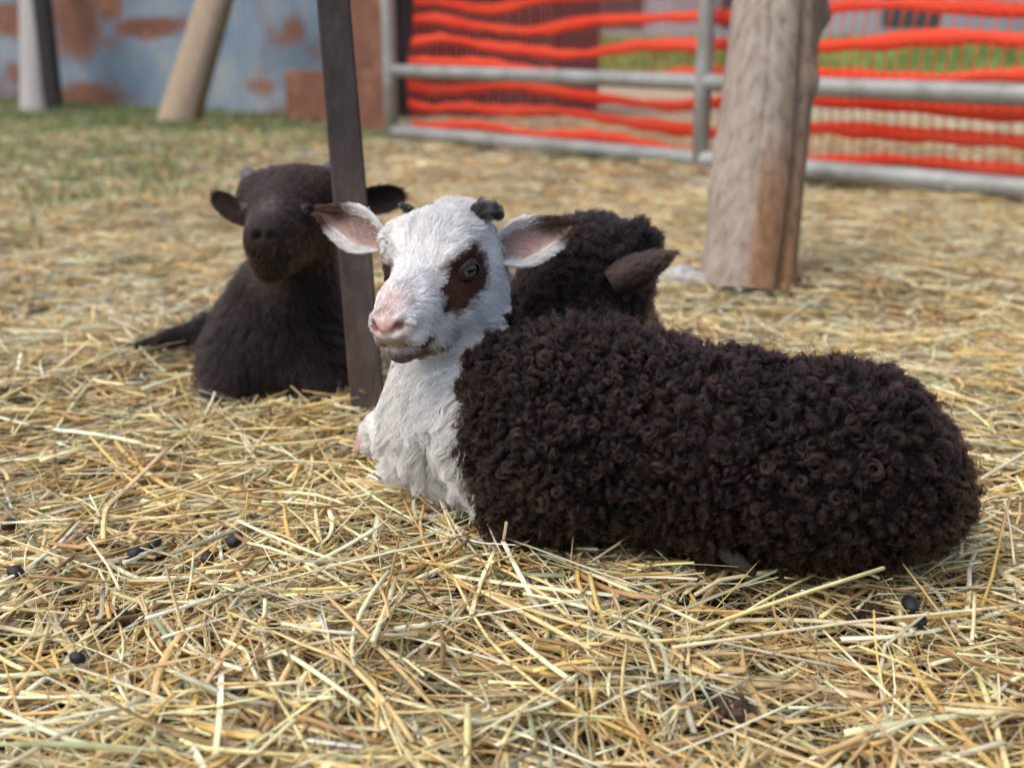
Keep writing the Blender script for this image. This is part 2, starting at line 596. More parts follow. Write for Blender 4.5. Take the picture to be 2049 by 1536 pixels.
def eye_parts(parent, c, out, fwd, r, iris, lidcol, scale=1.0):
    """eyeball with a slotted pupil, and the lids round it"""
    out = unit(out); fwd = tangent(np.asarray(fwd, float), out); upv = np.cross(out, fwd)
    if upv[2] < 0: upv = -upv
    ns_, nr_ = 28, 20
    V, C = [], []
    for i_ in range(nr_ + 1):
        th = math.pi * i_ / nr_
        for j_ in range(ns_):
            ph = 2 * math.pi * j_ / ns_
            x, y, z = math.sin(th) * math.cos(ph), math.sin(th) * math.sin(ph), math.cos(th)
            V.append(c + r * (x * fwd + y * upv + z * out))
            rr = math.hypot(x, y)
            if z < 0 or rr > 0.86: col = (0.04, 0.03, 0.025)
            elif abs(x) < 0.50 and abs(y) < 0.20: col = (0.003, 0.003, 0.004)
            elif rr > 0.74: col = (0.02, 0.018, 0.018)
            else: col = iris
            C.append(col)
    mesh_obj('eye', np.array(V), ring_faces(nr_ + 1, ns_), M_EYE, parent, np.array(C))
    mb = MB()
    n = 26
    for sgn in (1, -1):
        rows = []
        for a_ in np.linspace(0, math.pi, n):
            ex = math.cos(a_)
            hgt = (0.46 if sgn > 0 else 0.46) * math.sin(a_) ** 0.8 * sgn
            row = []
            for k_, (ro, so_) in enumerate(((0.80, 1.02), (1.04, 1.05), (1.25, 1.12), (1.45, 1.45), (1.05, 1.9))):
                x = ex * (0.92 + 0.18 * k_) ; y = hgt * (1 + 0.42 * k_)
                z = math.sqrt(max(0.0, 1 - min(0.98, (x * 0.8) ** 2 + (y * 0.8) ** 2))) * 1.02 + (0.12, 0.20, 0.12, -0.1, -0.4)[k_]
                row.append(c + r * (x * fwd + y * upv + z * out))
            rows.append(row)
        mb.add(np.array(rows), ring_faces(n, 5, False), None, lidcol)
    return mb.build('eyelids', M_NOSE, parent)


m, nt, b = mat_new('eye_wet')
a = N(nt, 'ShaderNodeAttribute', attribute_name='col')
nt.links.new(a.outputs['Color'], b.inputs['Base Color'])
b.inputs['Roughness'].default_value = 0.06
b.inputs['Specular IOR Level'].default_value = 0.4
M_EYE = m

WHITE = np.array([0.88, 0.87, 0.85])
BLACK = np.array([0.012, 0.0075, 0.0066])
BROWN = np.array([0.095, 0.038, 0.023])
PINK = np.array([0.52, 0.29, 0.25])

# ================================================================== pied lamb (white head and chest, black curly body)
def pied_lamb():
    base = G(1350, 1040)
    r0 = root('lamb', base, 'white-faced lamb with brown eye patch and curly black body lying on straw', 'lamb')
    sh = P(1120, 850, 0.842); mi = P(1430, 908, 0.802); hi = P(1693, 918, 0.790)
    lo = np.min([P(600, 1200, 0.8), P(700, 900, 1.05), P(1990, 500, 0.7)], 0) - 0.05
    lo = np.array([-0.24, 0.60, -0.02]); hi_ = np.array([0.40, 1.06, 0.34])
    f = Field(lo, hi_, 0.0019)
    # trunk
    f.cone(sh, 0.069, mi, 0.0655, 0.02)
    f.cone(mi, 0.0655, hi, 0.0615, 0.02)
    f.cone(P(1210, 775, 0.835), 0.044, P(1450, 850, 0.81), 0.034, 0.02)
    f.cone(hi, 0.048, P(1826, 980, 0.80), 0.036, 0.03)
    f.cone(P(1630, 985, 0.762), 0.043, P(1765, 1000, 0.775), 0.036, 0.03)        # near thigh
    f.cone(P(1115, 960, 0.802), 0.043, P(1050, 1012, 0.815), 0.028, 0.03)      # near shoulder and elbow
    # neck and chest
    f.cone(P(898, 655, 0.885), 0.033, P(906, 815, 0.890), 0.041, 0.025)
    f.cone(P(908, 815, 0.890), 0.041, P(918, 900, 0.905), 0.030, 0.02)
    f.cone(sh, 0.070, P(935, 820, 0.88), 0.044, 0.02)
    f.cone(P(884, 715, 0.885), 0.031, P(888, 835, 0.893), 0.034, 0.02)
    # folded forelegs
    f.cone(P(965, 925, 0.900), 0.024, P(815, 925, 0.925), 0.0205, 0.010)
    f.cone(P(815, 925, 0.925), 0.0205, P(800, 952, 0.925), 0.0165, 0.008)
    f.cone(P(880, 860, 0.96), 0.024, P(765, 858, 0.985), 0.0165, 0.012)
    f.cone(P(765, 858, 0.985), 0.0145, P(742, 885, 0.985), 0.0105, 0.008)
    # head: own axes
    Fv = unit(-0.36 * RIGHT - 0.33 * UP - 0.85 * FWD)
    Lv = tangent(unit(0.93 * RIGHT - 0.36 * FWD), Fv)
    Uv = np.cross(Fv, Lv)
    if Uv[2] < 0: Uv = -Uv
    H = P(897, 530, 0.868)
    h = lambda a, l, u: H + a * Fv + l * Lv + u * Uv
    f.ell(h(0.000, 0, 0.006), (0.047 * Fv, 0.0360 * Lv, 0.037 * Uv), 0.015)
    f.ell(h(-0.008, -0.014, 0.0225), (0.030 * Fv, 0.0430 * Lv, 0.0185 * Uv), 0.014)                    # poll
    f.cone(h(0.020, 0, 0.000), 0.0325, h(0.076, 0, -0.014), 0.0205, 0.016)
    f.cone(h(0.076, 0, -0.014), 0.0205, h(0.0995, 0, -0.0185), 0.0152, 0.012)
    f.cone(h(-0.004, 0, -0.030), 0.0285, h(0.058, 0, -0.034), 0.0185, 0.016)
    f.cone(h(0.058, 0, -0.034), 0.0185, h(0.093, 0, -0.0375), 0.0120, 0.010)
    for s_ in (-1, 1):
        f.ell(h(0.034, s_ * 0.0250, 0.016), (0.018 * Fv, 0.009 * Lv, 0.008 * Uv), 0.012)      # brow
        f.ell(h(0.012, s_ * 0.0205, -0.022), (0.036 * Fv, 0.0155 * Lv, 0.022 * Uv), 0.016)     # cheek
        f.ell(h(0.100, s_ * 0.0095, -0.0165), (0.010 * Fv, 0.0075 * Lv, 0.0075 * Uv), 0.006)  # nostril wing
        f.ell(h(0.089, s_ * 0.0115, -0.031), (0.014 * Fv, 0.0085 * Lv, 0.0085 * Uv), 0.006)  # upper lip
    f.cone(h(-0.018, 0, -0.012), 0.033, P(915, 655, 0.885), 0.034, 0.02)
    # eye sockets, nostrils, mouth
    for s_ in (-1, 1):
        f.ell(h(0.033, s_ * 0.0375, 0.004), (0.0105 * Fv, 0.007 * Lv, 0.0085 * Uv), 0.006, True)
        f.cone(h(0.1115, s_ * 0.0055, -0.0205), 0.0018, h(0.1080, s_ * 0.0150, -0.0130), 0.0030, 0.003, True)
        f.cone(h(0.110, s_ * 0.002, -0.0335), 0.0018, h(0.090, s_ * 0.0205, -0.0362), 0.0018, 0.003, True)
        f.cone(h(0.090, s_ * 0.0205, -0.0362), 0.0018, h(0.082, s_ * 0.0225, -0.0355), 0.0012, 0.003, True)
    f.cone(h(0.1150, 0, -0.022), 0.0012, h(0.111, 0, -0.033), 0.0012, 0.003, True)
    f.floor(-0.006)
    V, Q = f.mesh()
    Nn = vnormals(V, Q)
    # coat pattern
    A = unit(hi - sh); A[2] = 0; A = unit(A)
    b0 = P(968, 870, 0.865)
    s = (V - b0) @ A
    zz = (V[:, 2] - 0.075) / 0.075
    s = s + np.where(zz > 0, 0.042 * sm(0.45, 1.05, zz), -0.010 * zz ** 2) + 0.011 * noise(V, 75) + 0.008 * noise(V, 240, 1)
    blk = sm(-0.004, 0.004, s)
    hl = (V - H) @ np.stack([Fv, Lv, Uv], 1)
    c0_, c1_ = h(-0.02, 0, 0.0), h(0.10, 0, -0.028)
    tt_ = np.clip(((V - c0_) @ (c1_ - c0_)) / ((c1_ - c0_) @ (c1_ - c0_)), 0, 1)
    headness = (np.linalg.norm(V - c0_ - tt_[:, None] * (c1_ - c0_), axis=1) < 0.054) & (hl[:, 0] > -0.048)
    blk = np.where(headness, 0, blk)
    C = WHITE[None] * (1 - blk[:, None]) + BLACK * blk[:, None]
    wob = 0.15 * noise(V, 110) + 0.10 * noise(V, 420, 1)
    fa, fl, fu = hl.T

    def patch(a, l, u, ra, rl, ru, col, soft=0.18, rot=0.0):
        nonlocal C
        x = fa - a; y = fu - u
        x, y = x * math.cos(rot) + y * math.sin(rot), -x * math.sin(rot) + y * math.cos(rot)
        q = np.sqrt((x / ra) ** 2 + ((fl - l) / rl) ** 2 + (y / ru) ** 2) + wob
        k_ = (1 - sm(1 - soft, 1 + soft, q)) * headness
        C = C * (1 - k_[:, None]) + np.array(col) * k_[:, None]
    for s_ in (-1, 1):
        patch(0.041, s_ * (0.034 if s_ > 0 else 0.033), -0.001 if s_ > 0 else 0.000, 0.032, 0.022, 0.0210, BROWN, 0.12, -0.55)
    patch(0.1145, 0, -0.0155, 0.0118, 0.0135, 0.0080, PINK, 0.35)
    patch(0.100, 0, -0.006, 0.026, 0.012, 0.010, (0.78, 0.62, 0.58), 0.6)
    for s_ in (-1, 1):
        patch(0.1095, s_ * 0.0105, -0.0165, 0.006, 0.0050, 0.0042, (0.22, 0.10, 0.09), 0.4)
    patch(0.108, 0, -0.0310, 0.016, 0.018, 0.0068, (0.36, 0.27, 0.25), 0.4)
    patch(0.094, 0, -0.0455, 0.022, 0.021, 0.0105, (0.20, 0.14, 0.13), 0.35)
    patch(0.090, 0.020, -0.0355, 0.0095, 0.011, 0.0042, (0.12, 0.06, 0.045), 0.35)
    patch(0.071, 0.021, -0.047, 0.016, 0.012, 0.004, (0.10, 0.05, 0.035), 0.35)
    mesh_obj('body', V, Q, M_SKIN, r0, C)
    # bare-skin areas carry next to no hair
    nose = np.sqrt(((fa - 0.114) / 0.016) ** 2 + (fl / 0.022) ** 2 + ((fu + 0.025) / 0.020) ** 2)
    bare = (1 - sm(0.65, 1.0, nose)) * headness
    eyed = np.min([np.linalg.norm(V - h(0.033, s_ * 0.036, 0.004), axis=1) for s_ in (-1, 1)], 0)
    bare = np.maximum(bare, 1 - sm(0.0100, 0.0125, eyed))
    lum = C.mean(1)
    white = (blk < 0.5).astype(float)
    # ---- short hair of the face
    face = headness * (1 - bare)
    n = 68000
    V2, N2, C2 = sample(V, Q, Nn, C, n, face + 1e-9)
    q = (V2 - H) @ np.stack([Fv, Lv, Uv], 1)
    side = np.sign(q[:, 1]) * sm(0.0, 0.03, np.abs(q[:, 1]))
    upness = sm(-0.02, 0.03, q[:, 2])
    flow = -Fv[None] + Lv[None] * (side * (0.55 * upness + 0.12))[:, None] + Uv[None] * (0.25 * upness - 0.28 * (1 - upness))[:, None]
    flow = flow + 0.35 * np.stack([noise(V2, 70, k_) for k_ in range(3)], -1)
    ln = 0.0048 + 0.0090 * sm(0.10, 0.02, q[:, 0]) + 0.006 * sm(-0.015, -0.045, q[:, 2]) * sm(0.10, 0.04, q[:, 0])
    dk = sm(0.3, 0.12, C2.mean(1))
    ln = ln * (1 - 0.55 * dk) * (1 - 0.55 * sm(0.01, -0.025, q[:, 0]))
    pd_ = np.min([np.linalg.norm(V2 - h(0.041, s_ * 0.034, -0.002), axis=1) for s_ in (-1, 1)], 0)
    ln = ln * (0.5 + 0.5 * sm(0.030, 0.048, pd_))
    ps = strands(V2, N2, flow, ln, 0.27, 7, 0.10, 0.0004, 1.0, 0.09)
    ps = clump(ps, 3000, 0.72)
    cc = C2 * 0.98 * rng.uniform(0.66, 1.10, (n, 1)) * (1 + 0.14 * noise(V2, 260)[:, None])
    cc = np.clip(cc, 0.004, 0.9)
    hair_obj('face_hair', ps, np.linspace(0.00016, 0.00006, 7), cc, M_HAIR_W, r0)
    # ---- long wavy hair of neck and chest, short on the knees
    neckw = white * (1 - headness * sm(0.0, 0.02, fa + 0.03))
    kneed = np.minimum(np.linalg.norm(V - P(805, 935, 0.925), axis=1), np.linalg.norm(V - P(750, 870, 0.985), axis=1))
    n = 27000
    V2, N2, C2 = sample(V, Q, Nn, WHITE[None] * np.ones((len(V), 1)), n, neckw + 1e-9)
    kd_ = np.minimum(np.linalg.norm(V2 - P(805, 935, 0.925), axis=1), np.linalg.norm(V2 - P(750, 870, 0.985), axis=1))
    lg = sm(0.040, 0.065, kd_)
    flow = np.array([0.15, -0.1, -1.0])[None] + 0.45 * np.stack([noise(V2, 55, k_) for k_ in range(3)], -1)
    flow = flow - (1 - lg)[:, None] * np.array([0.5, 0, -0.3])
    nr_ = sm(0.062, 0.105, np.linalg.norm(V2 - H, axis=1))
    lg = lg * nr_
    ln = 0.006 + 0.036 * lg + 0.007 * (1 - nr_)
    ps = strands(V2, N2, flow, ln, 0.30 + 0.30 * lg, 14, 0.45, 0.0050, 1.8, 0.15)
    ps = clump(ps, 480, 0.96)
    ps[..., 2] = np.maximum(ps[..., 2], 0.001 + 0.004 * rng.random((n, 1)))
    cc = np.array([0.90, 0.88, 0.84]) * rng.uniform(0.66, 1.12, (n, 1))
    hair_obj('chest_hair', ps, np.linspace(0.00025, 0.00008, 14), np.clip(cc, 0, 0.9), M_HAIR_W, r0)
    # ---- the black fleece
    m_ = 4600
    V2, N2, C2 = sample(V, Q, Nn, C, m_, (blk > 0.5) * (V[:, 2] > 0.0) + 1e-9)
    ups = sm(0.09, 0.15, V2[:, 2])
    N3 = unit(N2 + np.array([0, 0, -0.25]))
    half = m_ // 2
    big = curls(V2[:half], N3[:half], 34, 24, (0.0031, 0.0065), (0.004, 0.012), (1.2, 2.3), 0.0007, 0.65, 0.00016, 0.35)
    sml = curls(V2[half:], N3[half:], 28, 20, (0.0022, 0.0048), (0.005, 0.014), (1.2, 2.4), 0.0007, 1.0, 0.0002, 0.35)

    def dye(m0, nh, src):
        c = np.array([0.0125, 0.0072, 0.0060]) * np.exp(rng.normal(0, 0.40, (m0, 1)))
        warm = rng.random((m0, 1))
        c = c * (1 + warm * np.array([0.30, 0.08, 0.0]))
        return np.repeat(c, nh, 0) * np.exp(rng.normal(0, 0.18, (m0 * nh, 1)))
    hair_obj('fleece', big, np.linspace(0.00016, 0.00008, 24), dye(half, 34, None), M_HAIR_B, r0)
    hair_obj('fleece', sml, np.linspace(0.00016, 0.00008, 20), dye(m_ - half, 28, None), M_HAIR_B, r0)
    # loose hairs standing off the curls
    V2, N2, C2 = sample(V, Q, Nn, C, 800, (blk > 0.5) * (V[:, 2] > 0.0) + 1e-9)
    cr = curls(V2, N2, 2, 22, (0.003, 0.010), (0.010, 0.022), (0.5, 1.6), 0.0015, 0.8, 0.0006)
    hair_obj('loose_wool', cr, np.linspace(0.00012, 0.00006, 22), np.array([0.016, 0.010, 0.009]) * np.exp(rng.normal(0, 0.4, (1600, 1))), M_HAIR_B, r0)
    # under-wool
    n = 40000
    V2, N2, C2 = sample(V, Q, Nn, C, n, (blk > 0.4) + 1e-9)
    fl_ = rng.normal(size=(n, 3))
    ps = strands(V2, N2, fl_, 0.009, 0.8, 8, 0.05, 0.0018, 1.6, 0.3)
    hair_obj('under_wool', ps, np.linspace(0.0002, 0.00008, 8), BLACK[None] * np.exp(rng.normal(0, 0.25, (n, 1))), M_HAIR_B, r0)
    # ---- ears
    for nm, B, T, side_, nin, W, lab in (
            ('ear', P(762, 482, 0.905), P(636, 423, 0.925), 0.3 * RIGHT - UP, -FWD - 0.25 * RIGHT - 0.15 * UP, 0.0163, None),
            ('ear', P(988, 506, 0.868), P(1152, 448, 0.880), -UP + 0.1 * RIGHT, -FWD + 0.1 * RIGHT - 0.25 * UP, 0.0165, None)):
        Ve, Fe, Ne, Ce, ea, es, rim, isin = ear(nm, B, T, side_, nin, W, 0.55, (0.50, 0.25, 0.22), WHITE, r0, M_NOSE,
                                                tipcol=(0.10, 0.05, 0.035), tipt=0.62, edge=(0.62, 0.48, 0.44))
        # white fringe on the rim, fine down inside and outside
        d_ = sm(0.72, 0.98, rim) * 5.0 + (1 - isin) * 1.0 + 0.55 * isin
        n = 9000
        Vs, Ns, Cs = sample(Ve, Fe, Ne, np.concatenate([Ce, rim[:, None], isin[:, None]], 1), n, d_)
        rim_s, in_s = Cs[:, 3], Cs[:, 4]
        t_ = (Vs - B) @ ea / np.linalg.norm(T - B)
        tip = sm(0.50, 0.75, t_ - 0.14 * ((Vs - B) @ es) / W)
        c_ = WHITE * (1 - tip[:, None]) + np.array([0.10, 0.05, 0.035]) * tip[:, None]
        inn = ((in_s > 0.5) & (rim_s < 0.75))[:, None]
        c_ = np.where(inn, c_ * np.array([0.62, 0.50, 0.45]), c_)
        sgn = np.sign((Vs - B) @ es)[:, None]
        rimw = sm(0.7, 0.95, rim_s)[:, None]
        Nf = unit(Ns * (1 - 0.7 * rimw) + es * sgn * rimw)
        ps = strands(Vs, Nf, ea[None] + 0.25 * rng.normal(size=(n, 3)), 0.0060 + 0.0045 * rimw[:, 0] * (1 - 0.6 * tip), 0.35 + 0.3 * rimw[:, 0], 7, 0.08, 0.0006, 1.0, 0.15)
        ps = clump(ps, 900, 0.5)
        hair_obj('ear_hair', ps, np.linspace(0.00014, 0.00006, 7), np.clip(c_ * rng.uniform(0.85, 1.05, (n, 1)), 0.004, 0.9), M_HAIR_W, r0)
    # ---- horn buds
    for c_, r_ in ((P(974, 424, 0.852), 0.0076), (P(814, 416, 0.884), 0.0034)):
        mb = MB()
        ellipsoid(mb, c_, (r_ * 1.5 * (Lv - 0.25 * Uv), r_ * 0.75 * Uv, r_ * 0.9 * Fv), 20, 12, (0.014, 0.012, 0.012), 0.34, r_ * 1000)
        hb = mb.build('horn_bud', M_HORN, r0)
        Vh = np.concatenate(mb.v); Qh = np.concatenate(mb.q)
        Vs, Ns, Cs = sample(Vh, Qh, unit(Vh - c_), Vh * 0, 1500)
        ps = strands(Vs, Ns, -Fv[None] + RIGHT[None] * 0.5 + rng.normal(size=(1500, 3)) * 0.6, 0.85 * r_, 0.4, 6, 0, 0.0008, 1.2, 0.3)
        ps = clump(ps, 70, 0.8)
        hair_obj('horn_hair', ps, np.linspace(0.00014, 0.00006, 6), np.where(rng.random((1500, 1)) < 0.10, 0.45, 1.0 * np.array([0.016, 0.014, 0.014]) * rng.uniform(0.5, 2.4, (1500, 1))), M_HAIR_B, r0)
    # ---- tuft standing on the poll
    n = 2600
    Vs, Ns, Cs = sample(V, Q, Nn, C, n, (np.linalg.norm(V - P(935, 400, 0.885), axis=1) < 0.024) * headness + 1e-9)
    ps = strands(Vs, Ns, unit(RIGHT * 0.6 + UP)[None] + 0.5 * np.stack([noise(Vs, 120, k_) for k_ in range(3)], -1), 0.016, 0.85, 9, 0.1, 0.0012, 1.2, 0.25)
    ps = clump(ps, 60, 0.8)
    hair_obj('poll_hair', ps, np.linspace(0.00016, 0.00006, 9), np.clip(WHITE * rng.uniform(0.9, 1.05, (n, 1)), 0, 0.9), M_HAIR_W, r0)
    # ---- eyes
    for s_ in (-1, 1):
        c_ = h(0.033, s_ * 0.0300, 0.0035)
        eye_parts(r0, c_, s_ * Lv * 0.90 + Fv * 0.42 + Uv * 0.02, Fv - 0.05 * Uv, 0.0088, (0.145, 0.132, 0.118), (0.035, 0.015, 0.010))
    # ---- hooves
    mb = MB()
    for o_ in (-0.0048, 0.0048):
        a_ = P(1438, 1080, 0.768) + np.array([0, o_ * 1.2, o_ * 0.6]); e_ = P(1506, 1146, 0.768) + np.array([0, o_ * 1.6, 0.002])
        tube(mb, [a_ + (e_ - a_) * t_ for t_ in (0, 0.2, 0.5, 0.8, 1.0)], np.array([0.0050, 0.0066, 0.0062, 0.0046, 0.0018]), 12, c=(0.070, 0.061, 0.046))
    mb.build('hoof', M_HOOF, r0)
    mb = MB()
    tube(mb, [P(1375, 1050, 0.80), P(1405, 1060, 0.782), P(1445, 1083, 0.768)], np.array([0.014, 0.012, 0.009]), 12, c=tuple(BLACK))
    mb.build('pastern', M_SKIN, r0)
    mb = MB()
    for o_ in (-0.004, 0.004):
        a_ = P(744, 872, 0.983) + RIGHT * o_; e_ = P(727, 906, 0.985) + RIGHT * o_ * 1.4
        tube(mb, [a_ + (e_ - a_) * t_ for t_ in (0, 0.3, 0.6, 0.85, 1.0)], np.array([0.006, 0.0075, 0.007, 0.005, 0.002]), 12, c=(0.55, 0.36, 0.31))
    mb.build('hoof', M_HORN, r0)
    return r0


# ================================================================== black lamb behind, its head turned away
def black_lamb():
    base = G(1080, 760)
    r0 = root('lamb', base, 'black woolly lamb behind the pied one, head turned away, one pointed ear showing', 'lamb')
    f = Field(np.array([-0.24, 0.84, -0.02]), np.array([0.26, 1.42, 0.34]), 0.003)
    sk = P(1180, 548, 0.955)
    Fv = unit(0.62 * RIGHT - 0.30 * UP + 0.73 * FWD)
    Lv = unit(np.cross(UP, Fv)); Lv = tangent(Lv, Fv)
    if Lv @ RIGHT < 0: Lv = -Lv
    Uv = np.cross(Fv, Lv)
    if Uv[2] < 0: Uv = -Uv
    h = lambda a, l, u: sk + a * Fv + l * Lv + u * Uv
    f.ell(h(0, 0, 0), (0.044 * Fv, 0.040 * Lv, 0.034 * Uv), 0.015)
    f.cone(h(0.02, 0, -0.004), 0.033, h(0.09, 0, -0.02), 0.019, 0.016)
    f.cone(h(0, 0, -0.026), 0.032, h(0.085, 0, -0.036), 0.014, 0.016)
    f.cone(sk, 0.034, P(1215, 520, 0.95), 0.020, 0.02)
    f.cone(sk, 0.038, P(1150, 640, 0.97), 0.046, 0.03)
    f.cone(P(1150, 640, 0.97), 0.046, P(1140, 720, 1.01), 0.062, 0.03)
    f.cone(P(1140, 715, 1.02), 0.064, P(930, 655, 1.22), 0.066, 0.03)
    f.cone(P(1190, 760, 1.0), 0.022, P(1250, 770, 1.02), 0.016, 0.02)
    f.floor(-0.006)
    V, Q = f.mesh(); Nn = vnormals(V, Q)
    hl = (V - sk) @ np.stack([Fv, Lv, Uv], 1)
    facek = sm(0.028, 0.045, hl[:, 0])
    C = BLACK[None] * (1 - facek[:, None]) + np.array([0.10, 0.060, 0.038]) * facek[:, None]
    mesh_obj('body', V, Q, M_SKIN, r0, C)
    m_ = 4600
    V2, N2, C2 = sample(V, Q, Nn, C, m_, (facek < 0.3) * (V[:, 1] < 1.15) * (V[:, 2] > 0.05) + 1e-9)
    cr = curls(V2, N2, 30, 14, (0.0010, 0.0022), (0.003, 0.009), (1.0, 2.2), 0.0016, 1.2, 0.0008)
    c = np.repeat(np.array([0.0165, 0.0112, 0.0100]) * np.exp(rng.normal(0, 0.28, (m_, 1))), 30, 0) * np.exp(rng.normal(0, 0.2, (m_ * 30, 1)))
    hair_obj('fleece', cr, np.linspace(0.00018, 0.00009, 14), c, M_HAIR_B, r0)
    n = 16000
    V2, N2, C2 = sample(V, Q, Nn, C, n, 0.4 + 2 * facek)
    ps = strands(V2, N2, -Fv[None] + 0.5 * rng.normal(size=(n, 3)), 0.008, 0.6, 7, 0, 0.0012, 1.4, 0.3)
    hair_obj('under_wool', ps, np.linspace(0.0002, 0.00008, 7), np.clip(C2 * np.exp(rng.normal(0, 0.25, (n, 1))), 0.003, 0.5), M_HAIR_B, r0)
    B, T = P(1218, 570, 0.905), P(1348, 507, 0.905)
    Ve, Fe, Ne, Ce, ea, es, rim, isin = ear('ear', B, T, -UP - 0.25 * RIGHT, FWD * 0.25 - UP * 0.75, 0.0145, 0.95, (0.008, 0.006, 0.005), (0.036, 0.023, 0.0185), r0, M_SKIN, thick=0.0024, base_w=0.85)
    n = 9000
    Vs, Ns, Cs = sample(Ve, Fe, Ne, Ce, n)
    ps = strands(Vs, Ns, ea[None] + 0.15 * rng.normal(size=(n, 3)), 0.0065, 0.42, 6, 0, 0.0006, 1, 0.2)
    ps = clump(ps, 500, 0.6)
    dk_ = 1 - 0.75 * sm(0.25, 0.7, (Vs - B) @ es / 0.018)  # lower edge darkened: shade of the ear's opening put into the hair colour
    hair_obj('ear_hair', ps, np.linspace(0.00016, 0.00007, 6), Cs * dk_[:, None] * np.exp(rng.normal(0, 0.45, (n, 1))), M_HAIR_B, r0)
    c_ = P(1284, 488, 0.935)
    mb = MB(); ellipsoid(mb, c_, (0.0125 * RIGHT, 0.0145 * UP, 0.012 * FWD), 20, 12, (0.02, 0.015, 0.014), 0.15, 4)
    mb.build('horn_bud', M_HORN, r0)
    Vh = np.concatenate(mb.v); Qh = np.concatenate(mb.q)
    Vs, Ns, Cs = sample(Vh, Qh, unit(Vh - c_), Vh * 0, 260)
    cr = curls(Vs, Ns, 20, 12, (0.0012, 0.0026), (0.004, 0.008), (1, 2), 0.0015, 1.0, 0.0007)
    hair_obj('horn_hair', cr, np.linspace(0.00016, 0.00008, 12), np.array([0.012, 0.009, 0.008]) * np.exp(rng.normal(0, 0.3, (260 * 20, 1))), M_HAIR_B, r0)
    return r0


